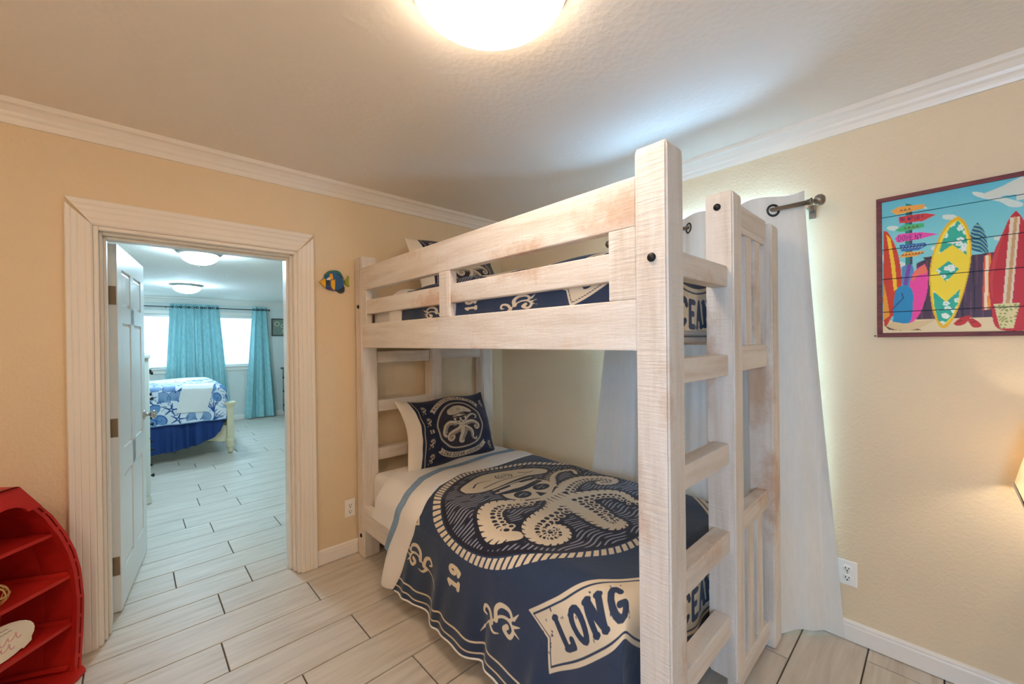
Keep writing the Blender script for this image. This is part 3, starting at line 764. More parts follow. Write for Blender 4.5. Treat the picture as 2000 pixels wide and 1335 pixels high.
def head_edge(u):                      # where the navy face ends towards the pillow
    return np.interp(u, [.55, .62, .80, .95, 1.06, 1.14, 1.25, 1.45, 2.3], [2.04, 2.02, 1.93, 1.86, 1.83, 1.86, 1.95, 2.02, 2.03])
BAN = lambda u: .50+.95*(u-1.58)**2
def banner_frame(t_from_left):
    pass
def duvet_print(cv):
    octopus(cv, 1.58, 1.42, .575, .575, .0205, .0033)
    # banner below the oval
    us = np.linspace(.885, 2.275, 60); c = np.stack([us, BAN(us)], 1)
    tg = np.gradient(c, axis=0); tg /= np.linalg.norm(tg, axis=1)[:, None]; nm = np.stack([-tg[:, 1], tg[:, 0]], 1)
    cv.setup(0, 0, 1.0)
    def band(h, ext):
        A = c+nm*h; B = c-nm*h
        L = [A[0]-tg[0]*ext, c[0]+tg[0]*(.045-ext*.6), B[0]-tg[0]*ext]; Rr = [B[-1]+tg[-1]*ext, c[-1]-tg[-1]*(.045-ext*.6), A[-1]+tg[-1]*ext]
        return [tuple(p) for p in list(A)+[Rr[2], Rr[1], Rr[0]]+list(B[::-1])+[L[2], L[1], L[0]]]
    cv.poly('ink', band(.100, .015)); cv.poly('ink', band(.086, .0), 'cut'); cv.poly('ink', band(.079, -.008))
    L = np.concatenate([[0], np.cumsum(np.linalg.norm(np.diff(c, axis=0), axis=1))])
    def pos(t0):
        def f(t):
            t = t+t0; u = np.interp(t, L, c[:, 0]); v = np.interp(t, L, c[:, 1]); k = np.interp(t, L, np.unwrap(np.arctan2(tg[:, 1], tg[:, 0])))
            return float(u), float(v), float(k)
        return f
    text_on(cv, 'ink', 'LONG', pos(.095), .094, .0112, track=1.40, wide=.56)
    text_on(cv, 'ink', 'OCEAN', pos(.665), .094, .0112, track=1.35, wide=.56)
    text_on(cv, 'ink', 'JOURNEY', pos(1.12), .094, .0112, track=1.25, wide=.56)
    for k in range(90):
        t = rng.random()*L[-1]; u, v, a = pos(0)(t); o = (rng.random()-.5)*.14
        cv.stroke('ink', [(u-math.sin(a)*o, v+math.cos(a)*o), (u-math.sin(a)*o+.006*rng.random(), v+math.cos(a)*o+.004)], .0015+.0015*rng.random(), None, 'cut', False)
    # side ornaments, numerals, border lines
    for vv, fl, rt in ((1.80, 1, .15), (1.17, -1, math.pi+.1)):
        scroll(cv, .852, vv, .128, rt, fl)
    scroll(cv, 2.21, 1.80, .10, 0, -1)
    cv.setup(0, 0, 1)
    text_on(cv, 'ink', '19', lambda t: (.845+t, 1.485, 0.0), .072, .0095, 'add', True, 1.1, .62)
    cv.poly('ink', [(1.00, 1.985), (1.06, 1.90), (1.075, 1.84), (1.01, 1.80), (.985, 1.88)]); cv.poly('ink', [(1.01, 1.955), (1.05, 1.89), (1.062, 1.85), (1.015, 1.822), (.998, 1.88)], 'cut'); cv.poly('ink', [(1.018, 1.93), (1.042, 1.885), (1.046, 1.858), (1.018, 1.845), (1.01, 1.885)])
    wob = lambda v: .004*math.sin(v*17)+.003*math.sin(v*41)
    for u0, wd in ((.692, .0042), (.648, .0036)):
        cv.stroke('ink', [(u0+wob(v), v) for v in np.linspace(.5, 2.05, 60)], wd, None, 'add', False)
    cv.stroke('ink', [(u, .33) for u in np.linspace(.6, 2.3, 20)], .004, None, 'add', False)

def make_duvet(name, label, zt, step, xf, hang, umin, Rf, zmin):
    nu = int((2.19-umin)/step); u = np.linspace(umin, 2.19, nu)[:, None]
    vmin = .30; nv = int((2.03-vmin)/step)
    t = np.linspace(0, 1, nv)[None, :]
    U = np.broadcast_to(u, (nu, nv)).copy(); V = vmin+t*(head_edge(u)-vmin)
    cv = Canvas(U, V, ('ink', 'wave', 'oval', 'plainarea'))
    duvet_print(cv)
    for k in cv.L: cv.L[k] = np.asarray(cv.L[k])
    P = sheet_point(U, V, zt, .012, xf, Rf, hang, zmin=zmin)
    root = empty(name, (1.6, 1.4, zt-.1), 0, label, 'duvet', 'printed nautical duvets on the bunk bed')
    grid_mesh('cover', P, 'duvet_print', root, cv.L, flip=False)
    # rolled hems
    tube('hem', P[0, ::8], .0045, 'sheet_white', root, 6)
    # turned-back lining: a folded white band
    uu = np.linspace(umin+.004, 2.185, 160)[:, None]; s = np.linspace(0, 1, 26)[None, :]
    vv = head_edge(uu)-.012+.165*s
    lift = .013+.013*np.sin(np.pi*np.clip(s*1.05, 0, 1))**.6+0*uu
    Q = sheet_point(np.broadcast_to(uu, vv.shape), vv, zt, 0.0, xf, Rf, hang, zmin=zmin)
    Q2 = sheet_point(np.broadcast_to(uu, vv.shape)+0.0, vv, zt, lift, xf, Rf, hang, zmin=zmin)
    grid_mesh('turned_back_lining', Q2, 'sheet_white', root)
    return root, P

# ================================================================== mattresses and bedding
def mattress(label, zb, zt, x0=1.135, x1=2.145):
    bm = bmesh.new(); bm_box(bm, x0, x1, .672, 2.565, zb, zt, .045, 4)
    o = from_bm('mattress', bm, 'mattress_white', None, False, True); tag(o, label, 'mattress', 'bunk mattresses'); return o
mattress('white mattress on the lower bunk under the turned-down duvet', .226, .545)
mattress('white mattress on the upper bunk behind the guard rail', 1.406, 1.675, 1.152, 2.140)

lower, PL = make_duvet('duvet', 'navy and cream octopus duvet hanging over the front of the lower bunk', .572, .0030, 1.17, .08, .618, .12, .02)
# top sheet of the lower bunk: white flap and light blue band hang over the rail beside the lining
ts = empty('top_sheet', (1.6, 2.25, .56), 0, 'white top sheet with light blue band on the lower bunk', 'bed sheet')
def sheet_band(name, d0, d1, umin, lift, mat, root, zt, xf, Rf, hang, zmin, umax=2.12):
    uu = np.linspace(umin, umax, 150)[:, None]; s = np.linspace(0, 1, 14)[None, :]
    e = head_edge(uu); vv = e+d0+(d1-d0)*s
    vv = np.minimum(vv, 2.52)
    grid_mesh(name, sheet_point(np.broadcast_to(uu, vv.shape), vv, zt, lift, xf, Rf, hang, zmin=zmin, fold=.8), mat, root)
sheet_band('blue_band', .120, .215, .765, .0105, 'sheet_blue', ts, .572, 1.17, .12, .08, .02)
sheet_band('white_flap', .195, .46, .885, .006, 'sheet_white', ts, .568, 1.17, .12, .08, .02)

PRINT_SHIFT = (0.0, 0.0)
_he = head_edge
def duvet_print_shifted(cv):
    U, V = cv.U, cv.V
    cv.U, cv.V = np.where(U < 1.2, 1.2-(1.2-U)*1.9, U), V+.02; cv.rows = cv.U[:, 0]; cv.cmin, cv.cmax = cv.V.min(0), cv.V.max(0)
    _dp(cv)
    cv.U, cv.V = U, V
_dp = duvet_print
duvet_print = duvet_print_shifted
head_edge = lambda u: 2.12+0*np.asarray(u)
upper, PU = make_duvet('duvet', 'navy and cream octopus duvet behind the upper bunk guard rail', 1.690, .0045, 1.192, 0.0, .90, .055, 1.43)
duvet_print = _dp; head_edge = _he

def make_pillow(label, cx, cy, cz, lean=R(24), w=.74, h=.49, T=.105, group='printed nautical pillows', seed=1):
    na, nb = 250, 170
    a = np.linspace(-1, 1, na)[:, None]; b = np.linspace(-1, 1, nb)[None, :]
    A, B = np.broadcast_arrays(a, b)
    th = np.clip((1-np.abs(A)**2.6), 0, 1)**.55*np.clip((1-np.abs(B)**2.4), 0, 1)**.55
    px_ = A*w/2*(1-.075*(1-B**2)); pz_ = B*h/2*(1-.085*(1-A**2))
    px_ = px_+.012*np.sin(3*B+seed)*np.abs(A); pz_ = pz_+.010*np.sin(5*A+seed)
    wr = .006*np.sin(9*A+4*B+seed)*th+.004*np.sin(15*B-6*A)*th
    ca, sa = math.cos(lean), math.sin(lean)
    def place(X, Dp, Z):              # lean back about the x axis, front towards -y
        return np.stack([cx+X, cy+Z*sa+Dp*ca, cz+Z*ca-Dp*sa], -1)
    root = empty('pillow', (cx, cy, cz-h/2*ca), 0, label, 'pillow', group)
    cv = Canvas((A*w/2).copy(), (B*h/2).copy(), ('ink', 'wave', 'oval', 'plainarea'))
    ox = .035
    octopus(cv, ox, 0, .205, .172, .008, .0009, 140, True)
    for sgn in (1, -1):
        rr = 1.30
        c = np.array([(ox+.205*rr*math.sin(R(t)), sgn*.172*rr*.97*math.cos(R(t))) for t in np.linspace(-52, 52, 41)])
        cv.setup(0, 0, 1); tg = np.gradient(c, axis=0); tg /= np.linalg.norm(tg, axis=1)[:, None]; nm = np.stack([-tg[:, 1], tg[:, 0]], 1)
        hh = .0165
        pts = list(c+nm*hh)+[c[-1]+tg[-1]*-.012]+list((c-nm*hh)[::-1])+[c[0]+tg[0]*.012]
        cv.poly('ink', [tuple(p) for p in pts])
        Ls = np.concatenate([[0], np.cumsum(np.linalg.norm(np.diff(c, axis=0), axis=1))])
        txt = 'NAUTICAL CRAFTMAN' if sgn > 0 else 'LONG OCEAN JOURNEY'
        f = lambda t: (float(np.interp(t+.028, Ls, c[:, 0])), float(np.interp(t+.028, Ls, c[:, 1])), float(np.interp(t+.028, Ls, np.unwrap(np.arctan2(tg[:, 1], tg[:, 0])))))
        tr = (Ls[-1]-.05)/len(txt)/(.021*.8)
        text_on(cv, 'ink', txt, f, .021, .0022, 'cut', False, tr*1.04, .8)
    for yy, fl in ((.075, 1), (-.075, 1), (.165, 1), (-.175, 1)): scroll(cv, -.225, yy, .036, 0, fl)
    for yy in (.16, -.16): scroll(cv, .30, yy, .036, 0, -1)
    cv.setup(0, 0, 1); text_on(cv, 'ink', '19', lambda t: (-.235+t, 0, 0), .022, .0030, 'add', True, 1.1, .7)
    cv.stroke('ink', [(-.272+.003*math.sin(v*50), v) for v in np.linspace(-.25, .25, 30)], .0022, None, 'add', False)
    cv.L['plainarea'] = np.maximum(cv.L['plainarea'], -.292-cv.U)
    grid_mesh('front_panel', place(px_, -T*th-wr, pz_), 'pillow_print', root, cv.L, flip=True)
    sl = (slice(None, None, 5), slice(None, None, 5))
    grid_mesh('back_panel', place(px_, T*.9*th+wr, pz_)[sl], 'sheet_white', root)
    return root
make_pillow('navy octopus pillow leaning on the head end of the lower bunk', 1.655, 2.425, .772, R(22), seed=1)
make_pillow('navy octopus pillow on the upper bunk behind the guard rail', 1.735, 2.41, 1.897, R(24), seed=3)

# ================================================================== window curtains in the bunk room
RX, RZ = 2.292, 2.025
rod = empty('curtain_rod', (RX, 1.03, RZ), 0, 'pewter curtain rod with ball finial above the bunk room window', 'curtain rod')
tube('rod', [(RX, .425, RZ), (RX, 1.45, RZ)], .0105, 'rod_pewter', rod, 14)
for y_, s in ((.425, -1), (1.45, 1)):
    lathe('finial', [(0, 0), (.013, 0), (.013, .010*s), (.018, .012*s), (.018, .018*s), (.010, .020*s), (.010, .026*s), (.020, .030*s), (.026, .042*s), (.024, .056*s), (.014, .066*s), (0, .068*s)], (RX, y_, RZ), 'rod_pewter', rod, 20, 1)
    br = box('bracket', RX-.004, XW-.004, y_+s*-.006, y_-s*.006+s*.012, RZ-.026, RZ-.014, 'rod_pewter', rod, .001)
    box('bracket_plate', XW-.006, XW-.001, y_-.014, y_+.014, RZ-.055, RZ+.010, 'rod_pewter', br, .001)
def curtain(label, ya, yb, flare0, flare1, ph, g0):
    """ya..yb along the wall at the top; flare moves the bottom edges"""
    root = empty('curtain', (RX, (ya+yb)/2, .03), 0, label, 'curtain', 'pale grommet curtains of the bunk room')
    ns, nz = 220, 90
    s = np.linspace(0, 1, ns)[:, None]; z = np.linspace(.012, 2.088, nz)[None, :]
    q = (2.088-z)/2.076
    y = ya+(yb-ya)*s+(flare0*(1-s)**2+flare1*s**2)*q**1.2
    amp = .036*(1-.25*q)+.014*q
    x = RX+amp*np.sin(math.pi*(ya+(yb-ya)*s-g0)/.137)*(1-.0*q)-.022*q*np.sin(math.pi*np.clip(s*1.0, 0, 1))**.5+.024*np.sin(s*10+q*1.5)*q
    x = x+.013*np.sin(2*math.pi*(ya+(yb-ya)*s)/.092+1.2)*np.sqrt(q)
    # the free near edge curls back to the wall at the floor
    curl = np.clip(1-s/.16, 0, 1)**1.5*q
    x = x+.075*curl if flare0 < 0 else x
    x = np.minimum(x, XW-.03)
    z = z+0*s; x = x+0*z
    P = np.stack([x, y+0*z, z+.012*np.sin(s*14)*(q > .97)+0*x], -1)
    P[..., 2] = np.clip(P[..., 2], .006, None)
    grid_mesh('drape', P, 'curtain_fabric', root)
    g = g0
    while g < yb-.03:
        if g > ya+.01:
            k = math.pi*math.cos(math.pi*(g-g0)/.137)*.036/.137; t = np.array([k, 1.0]); t /= np.linalg.norm(t)
            n = np.array([-t[1], t[0]])
            pts = [(RX+t[0]*.026*math.cos(a), g+t[1]*.026*math.cos(a), RZ-.004+.026*math.sin(a)) for a in np.linspace(0, 2*math.pi, 20, endpoint=False)]
            tube('grommet', pts, .0055, 'grommet_dark', root, 8, closed=True)
        g += .137
    # hem band
    H_ = P[:, 2:6:3].copy(); H_[..., 0] -= .0015
    return root
c1_ = curtain('pale linen curtain flaring out on the floor beside the ladder end', .438, 1.03, -.125, .0, 0, .563-.137)
curtain('pale linen curtain behind the middle of the bunk bed', 1.035, 1.435, .0, .24, 0, .563-.137)

# ================================================================== wall pieces: outlets, fish, surf sign
def outlet(label, c, wall):
    root = empty('wall_outlet', c, 0 if wall == 'y' else R(90), label, 'outlet', 'white wall outlets')
    # local: plate faces -y, wall at y = 0
    bm = bmesh.new(); bm_box(bm, -.035, .035, -.006, 0, -.0575, .0575, .003, 2); from_bm('cover_plate', bm, 'plate_white', root, True)
    for dz in (.021, -.021):
        r = lathe('receptacle', [(0, -.0085), (.0150, -.0085), (.0165, -.007), (.0165, -.004)], (0, 0, dz), 'plate_white', root, 24, 1, True)
        for sx, hh in ((-.0062, .0046), (.0062, .0038)): box('slot', sx-.0016, sx+.0016, -.0095, -.008, dz+.002-hh, dz+.002+hh, 'slot_dark', r, 0, True)
        lathe('ground_hole', [(0, -.0095), (.0032, -.0095), (.0032, -.008)], (0, 0, dz-.0095), 'slot_dark', r, 10, 1, True)
    lathe('screw', [(0, -.0075), (.003, -.007), (.003, -.005)], (0, 0, 0), 'nickel', root, 10, 1, True)
    return root
outlet('white duplex outlet between the door casing and the bunk bed', (1.038, YD, .308), 'y')
o2 = outlet('white duplex outlet on the window wall beside the curtain', (XW, .306, .310), 'x')
o2.rotation_euler = (0, 0, -R(90))

# ceramic fish on the door wall, outline taken from the photo and put on the wall plane
KF = 120/1602
def fp(p):
    q = on_y(600+p[0]*KF, 500+p[1]*KF, YD); return (q[0], q[2])
fish = empty('fish_ornament', (.955, YD, 1.72), 0, 'small striped blue and yellow ceramic fish on the wall by the bunk', 'wall ornament')
def fpart(name, pts, t0, t1, mat, sm=True, par=None):
    P = [fp(p) for p in pts]
    if sm: P = [tuple(q) for q in catmull(P+[P[0]], 4)[:-1]]
    c = np.mean(P, 0)
    bm = bmesh.new(); A = [bm.verts.new((p[0], YD-t0, p[1])) for p in P]
    B = [bm.verts.new((c[0]+(p[0]-c[0])*.86, YD-t1, c[1]+(p[1]-c[1])*.86)) for p in P]
    n = len(P)
    for i in range(n): bm.faces.new((A[i], A[(i+1) % n], B[(i+1) % n], B[i]))
    bm.faces.new(B); bm.faces.new(A[::-1]); bmesh.ops.triangulate(bm, faces=[f for f in bm.faces if len(f.verts) > 4])
    return from_bm(name, bm, mat, par or fish)
fbody = fpart('fish_body', [(300, 670), (430, 560), (540, 430), (680, 400), (820, 480), (930, 600), (955, 700), (940, 830), (800, 905), (640, 905), (500, 860), (420, 800)], .002, .020, 'glaze_blue')
fpart('snout', [(295, 675), (380, 615), (440, 590), (460, 700), (450, 835), (400, 790)], .014, .0245, 'glaze_yellow')
fpart('dorsal_fin', [(430, 560), (440, 480), (560, 385), (690, 365), (820, 390), (900, 470), (955, 600), (880, 540), (760, 450), (640, 440), (530, 480), (470, 570)], .002, .016, 'glaze_teal')
fpart('stripe', [(450, 640), (560, 640), (570, 790), (480, 790)], .016, .0255, 'glaze_dark', False)
fpart('stripe', [(575, 640), (695, 600), (700, 790), (690, 900), (620, 860), (580, 780)], .016, .0255, 'glaze_yellow', False)
fpart('stripe', [(540, 520), (570, 445), (630, 470), (640, 560), (650, 620), (580, 640)], .016, .025, 'glaze_yellow', False)
fpart('stripe', [(450, 625), (520, 560), (570, 560), (580, 630), (500, 645)], .016, .026, 'glaze_white', False)
fpart('stripe', [(500, 810), (580, 830), (630, 900), (540, 885)], .016, .025, 'glaze_purple', False)
for k in range(5):
    y_ = 560+k*62
    P = [fp((705+12*k, y_)), fp((820, y_+22)), fp((930, 650+k*28))]
    tube('fin_ray', [(p[0], YD-.0195, p[1]) for p in P], .0008, 'glaze_dark', fish, 6)
fpart('anal_fin', [(740, 910), (940, 780), (965, 880), (940, 950), (860, 975), (790, 945)], .002, .015, 'glaze_dark')
fpart('tail_fin', [(955, 640), (1010, 590), (1035, 520), (1080, 530), (1065, 650), (1085, 800), (1030, 790), (975, 735)], .002, .012, 'glaze_green')
e_ = fp((512, 655)); lathe('eye', [(0, -.030), (.0035, -.029), (.0045, -.026), (.0045, -.024)], (e_[0], YD, e_[1]), 'bolt_black', fish, 14, 1)

# surf sign: planks with a painted picture
KP = 310/1182
def pp(zx, zy):
    q = on_x(1690+zx*KP, 320+zy*KP, XW); return (.195-q[1], q[2]-1.396)
PWd, PHt = .86, .603
sign = empty('surf_sign', (XW, .195-PWd/2, 1.396), 0, 'colourful surfboard picture on horizontal planks with dark red border', 'wall art')
seams = [pp(145, y)[1] for y in (1105, 862, 645, 405)]
edges = [.016]+seams+[PHt-.016]
def paint(a, b):
    """colour of the picture at a (to the right of the left edge), b (up), metres"""
    C = np.zeros(a.shape+(3,)); C[:] = srgb(132, 212, 220)[:3]
    def setc(mask, rgb): C[mask] = srgb(*rgb)[:3]
    def lerp(mask, rgb, f):
        C[mask] = C[mask]*(1-f[mask][:, None])+np.array(srgb(*rgb)[:3])*f[mask][:, None]
    def inside(pts, sm=False):
        P = [np.array(pp(*p)) for p in pts]
        if sm: P = catmull(P+[P[0]], 6)[:-1]
        P = np.array(P); ins = np.zeros(a.shape, bool)
        for p, q in zip(P, np.roll(P, -1, 0)):
            c = (p[1] > b) != (q[1] > b)
            ins ^= c & (a < (q[0]-p[0])*(b-p[1])/((q[1]-p[1]) if q[1] != p[1] else 1e-9)+p[0])
        return ins
    def near(pts, wd):
        d = np.full(a.shape, 9.0); P = [np.array(pp(*p)) for p in pts]
        for p, q in zip(P[:-1], P[1:]):
            bx_, by_ = q-p; du, dv = a-p[0], b-p[1]; h = np.clip((du*bx_+dv*by_)/(bx_*bx_+by_*by_+1e-12), 0, 1)
            d = np.minimum(d, np.hypot(du-bx_*h, dv-by_*h))
        return d < wd
    allm = np.ones(a.shape, bool)
    lerp(allm, (84, 182, 210), np.clip((b-.40)/.2, 0, 1)*.8)
    cl = np.sin(a*23+np.sin(b*60)*1.2)*np.sin(b*41+a*17)+.5*np.sin(a*71+b*90)
    setc((cl > .95) & (b > .30), (214, 228, 222))
    setc(inside([(860, 235), (1000, 180), (1100, 130), (1182, 105), (1182, 215), (1020, 245), (930, 262)], True) | ((a > .385) & (b > .50) & (b < .56)), (216, 222, 212))
    # fence and ground
    fence = inside([(380, 745), (500, 690), (800, 680), (960, 660), (1182, 650), (2600, 640), (2600, 1175), (380, 1175)])
    setc(fence, (78, 52, 76)); fl = np.sin(a*420)+.6*np.sin(a*190+b*9)
    setc(fence & (fl > 1.0), (112, 66, 82)); setc(fence & (fl < -1.25), (40, 28, 46))
    setc(inside([(430, 700), (500, 690), (480, 715), (460, 720), (440, 712)]), (62, 42, 62))
    setc(b < pp(300, 1160)[1], (232, 212, 172)); setc(inside([(140, 1200), (240, 1180), (420, 1235), (300, 1240), (180, 1235)]), (120, 84, 60)); setc(inside([(150, 1205), (250, 1165), (400, 1170), (520, 1160), (380, 1230), (240, 1235)], True), (222, 196, 150))
    # boards
    def hib(mask, base=(46, 178, 152)):
        setc(mask, base)
        s_ = .0125
        for k in range(420):
            cx_ = rng.random()*.45; cy_ = rng.random()*.6
            for j in range(5):
                an = j*1.2566+k
                setc(mask & (np.hypot(a-cx_-.006*math.cos(an), b-cy_-.006*math.sin(an)) < .0044), (232, 246, 238))
    setc(inside([(140, 505), (175, 520), (235, 640), (268, 800), (270, 980), (240, 1080), (200, 1140), (140, 1165)], True), (206, 58, 32))
    setc(inside([(160, 530), (190, 560), (225, 760), (240, 930), (215, 950), (195, 760)]), (250, 200, 40)); setc(inside([(140, 880), (165, 1000), (185, 1130), (140, 1165)]), (240, 160, 40))
    setc(inside([(275, 770), (320, 750), (360, 775), (350, 905), (280, 905)], True), (90, 140, 190)); setc(near([(330, 755), (300, 900)], .006), (120, 70, 170))
    setc(inside([(445, 745), (468, 820), (460, 960), (410, 1110), (345, 1180), (300, 1150), (330, 900), (370, 800)], True), (240, 70, 164)); setc(inside([(445, 750), (462, 810), (400, 830), (345, 880), (375, 800)], True), (240, 116, 90))
    setc(inside([(208, 1175), (225, 960), (290, 905), (350, 940), (356, 1050), (330, 1180)], True), (30, 140, 196)); setc(near([(275, 965), (285, 1000), (220, 1065), (200, 1090)], .0018), (40, 60, 120))
    setc(inside([(300, 300), (352, 310), (352, 750), (300, 755)]), (40, 130, 120)); setc(inside([(330, 310), (352, 312), (352, 750), (335, 752)]), (60, 76, 96))
    # sign boards on the pole
    for pts, col in (([(190, 360), (250, 325), (440, 305), (440, 335), (240, 385)], (240, 164, 70)), ([(250, 400), (440, 372), (528, 382), (430, 430), (255, 448)], (214, 62, 62)),
                     ([(222, 500), (290, 458), (440, 445), (438, 475), (270, 512)], (70, 184, 120)), ([(222, 560), (250, 528), (410, 512), (545, 525), (400, 565), (240, 590)], (236, 80, 170)),
                     ([(255, 608), (450, 590), (455, 612), (400, 645), (270, 655)], (54, 110, 176)), ([(255, 690), (300, 662), (455, 650), (380, 690), (280, 702)], (244, 168, 60))): setc(inside(pts), col)
    KX = pp(400, 400)[0]-pp(300, 400)[0]
    def write(txt, zx, zy, hz, col, sl, wz=1.6):
        for ch in txt:
            for st in FONT.get(ch, []):
                setc(near([(zx+p[0]*hz*.62, zy-p[1]*hz-(p[0]*hz*.62)*sl) for p in st], wz*KX/100), col)
            zx += hz*.82; zy -= hz*.82*sl
    write('LAGUNA', 255, 357, 22, (90, 60, 40), .12, 1.2) if False else None
    write('NEWPORT', 268, 432, 30, (60, 30, 90), .10, 2.0); write('DOHENY', 248, 580, 38, (70, 30, 110), .12, 2.4)
    for x_, y_ in ((262, 360), (292, 354), (322, 350), (290, 492), (320, 487), (350, 482), (380, 476)): setc(near([(x_, y_), (x_+8, y_-14), (x_+16, y_-3)], .0014), (120, 70, 40))
    for x_ in range(275, 420, 24): setc(near([(x_, 690-(x_-275)*.12), (x_+8, 676-(x_-275)*.12), (x_+14, 688-(x_-275)*.12)], .0013), (140, 60, 40)); setc(near([(x_, 636-(x_-275)*.1), (x_+10, 620-(x_-275)*.1)], .0013), (190, 215, 235))
    # blue board behind, striped board, big yellow and red boards
    bb = inside([(835, 440), (890, 520), (912, 640), (905, 665), (790, 640), (775, 560), (800, 480)], True); setc(bb, (60, 140, 170)); st_ = np.sin((a*1.3+b)*420+3*np.sin(a*120)); setc(bb & (st_ > .3), (24, 82, 130)); setc(bb & (st_ < -.75), (150, 200, 150))
    sb = inside([(880, 690), (935, 665), (935, 1080), (870, 1090)]); setc(sb, (226, 84, 60)); setc(near([(905, 690), (895, 1080)], .004), (250, 226, 190)); setc(near([(925, 690), (918, 1080)], .003), (240, 150, 60))
    yb_ = [(690, 393), (745, 440), (785, 560), (786, 720), (750, 900), (700, 1060), (640, 1180), (585, 1222), (540, 1190), (495, 1060), (478, 850), (500, 680), (560, 530), (620, 440)]
    setc(inside(yb_, True), (236, 184, 20)); ctr = np.array([632., 800.])
    setc(inside([tuple(ctr+(np.array(p)-ctr)*.93) for p in yb_], True), (252, 222, 50))
    hib(inside([(690, 425), (735, 480), (757, 570), (752, 680), (650, 605), (545, 675), (580, 560), (635, 470)])); hib(inside([(620, 725), (698, 785), (600, 878), (525, 795)])); hib(inside([(505, 945), (600, 1030), (705, 935), (690, 1040), (640, 1140), (580, 1200), (540, 1160), (515, 1060)]))
    rb = [(1120, 352), (1160, 400), (1200, 470), (1290, 640), (1320, 850), (1290, 1080), (1230, 1225), (985, 1225), (935, 1060), (915, 850), (945, 690), (1010, 540), (1070, 410)]
    setc(inside(rb, True), (196, 36, 48)); setc(inside([(950, 700), (1010, 550), (1060, 450), (1000, 620), (950, 850), (945, 1000), (925, 860)], True), (206, 60, 62))
    setc(inside([(1075, 405), (1150, 395), (1090, 1040), (1020, 1040)]), (232, 216, 190)); setc(inside([(1105, 400), (1130, 398), (1072, 1040), (1042, 1040)]), (206, 158, 104))
    tail = inside([(952, 1042), (1148, 1036), (1100, 1225), (1000, 1225)]); setc(tail, (226, 214, 160))
    g_ = np.sin(a*330+2*np.sin(b*150))*np.sin(b*300+2*np.sin(a*170)); setc(tail & (g_ > .35), (150, 160, 80))
    setc(inside([(655, 1190), (700, 1150), (770, 1128), (782, 1145), (740, 1190), (690, 1205)], True), (196, 44, 40)); setc(inside([(760, 1165), (800, 1150), (862, 1195), (850, 1215), (800, 1215)], True), (196, 44, 40)); setc(near([(690, 1175), (720, 1165)], .002), (120, 20, 30)); setc(near([(790, 1180), (815, 1172)], .002), (120, 20, 30))
    # more of the same beyond the picture seen: a second yellow board
    far = (np.abs(a-.66) < .06*np.sqrt(np.clip(1-((b-.27)/.25)**2, 0, 1))); setc(far, (60, 150, 190)); setc((np.abs(a-.66) < .012) & far, (240, 230, 210))
    grain = .96+.04*np.sin(b*900+6*np.sin(a*12))
    return np.clip(C*grain[..., None], 0, 1)
for k, (b0, b1) in enumerate(zip(edges[:-1], edges[1:])):
    g = .0016; b0_, b1_ = b0+g, b1-g
    na = 430; nb = max(8, int((b1_-b0_)/.0018))
    aa = np.linspace(.016, PWd-.016, na)[:, None]; bb_ = np.linspace(b0_, b1_, nb)[None, :]
    aa, bb_ = np.broadcast_arrays(aa, bb_)
    C = paint(aa, bb_)
    dx = .5*((k*37) % 5-2)*.0006
    # plank: front grid plus four sides
    P = np.stack([np.full(aa.shape, XW-.016+dx), .195-aa, 1.396+bb_], -1)
    e0 = P.copy()[:, :1]; e0[..., 0] = XW-.004; e1 = P.copy()[:, -1:]; e1[..., 0] = XW-.004
    P2 = np.concatenate([e0, P, e1], 1); C2 = np.concatenate([C[:, :1]*.3, C, C[:, -1:]*.3], 1)
    o = grid_mesh('plank', P2, 'painted_board', sign, flip=True)
    ca = o.data.color_attributes.new('paint', 'FLOAT_COLOR', 'POINT')
    ca.data.foreach_set('color', np.concatenate([C2, np.ones(C2.shape[:2]+(1,))], -1).reshape(-1).astype(np.float32))
yb0, yb1 = .195, .195-PWd
box('backing', XW-.006, XW-.001, yb1+.01, yb0-.01, 1.396+.01, 1.396+PHt-.01, 'slot_dark', sign)
for n_, (y0_, y1_, z0_, z1_) in {'frame_strip': (yb1, yb0, 1.396, 1.414), 'frame_strip.001': (yb1, yb0, 1.396+PHt-.018, 1.396+PHt), 'frame_strip.002': (yb0-.018, yb0, 1.414, 1.396+PHt-.018), 'frame_strip.003': (yb1, yb1+.018, 1.414, 1.396+PHt-.018)}.items():
    box('frame_strip', XW-.0195, XW-.002, y0_, y1_, z0_, z1_, 'frame_red', sign, .0015)
lathe('nail', [(0, -.012), (.003, -.012), (.003, 0)], (XW, .203, 1.402), 'bolt_black', sign, 8, 0)

# ================================================================== ceiling lights
def ceiling_light(label, x, y, zc, r, depth, mat, rim, group=None):
    root = empty('ceiling_light', (x, y, zc), 0, label, 'ceiling light', group)
    if rim:
        lathe('metal_rim', [(r*1.22, 0), (r*1.22, -.012), (r*1.16, -.022), (r*1.05, -.030), (r*1.0, -.036), (r*.96, -.030), (r*.96, 0)], (x, y, zc), 'nickel', root, 48)
        top = -.030
    else:
        lathe('base_pan', [(r*1.07, 0), (r*1.07, -.016), (r*1.05, -.020), (r*.9, -.020)], (x, y, zc), 'trim_white', root, 48); top = -.019  # flange reaches past the diffuser to shade the ceiling around it
    side = 0.0 if rim else .022
    prof = ([(r, top)] if side else [])+[(r*math.cos(t), top-side-depth*math.sin(t)) for t in np.linspace(0, math.pi/2, 14)]; prof[-1] = (0, prof[-1][1])
    lathe('diffuser', prof, (x, y, zc), mat, root, 48)
    if rim: lathe('finial', [(0, top-depth-.012), (.008, top-depth-.010), (.008, top-depth)], (x, y, zc), 'nickel', root, 12)
ceiling_light('large white dome ceiling light glowing above the bunk room floor', .748, .872, CZ, .220, .060, 'lamp_warm', False)
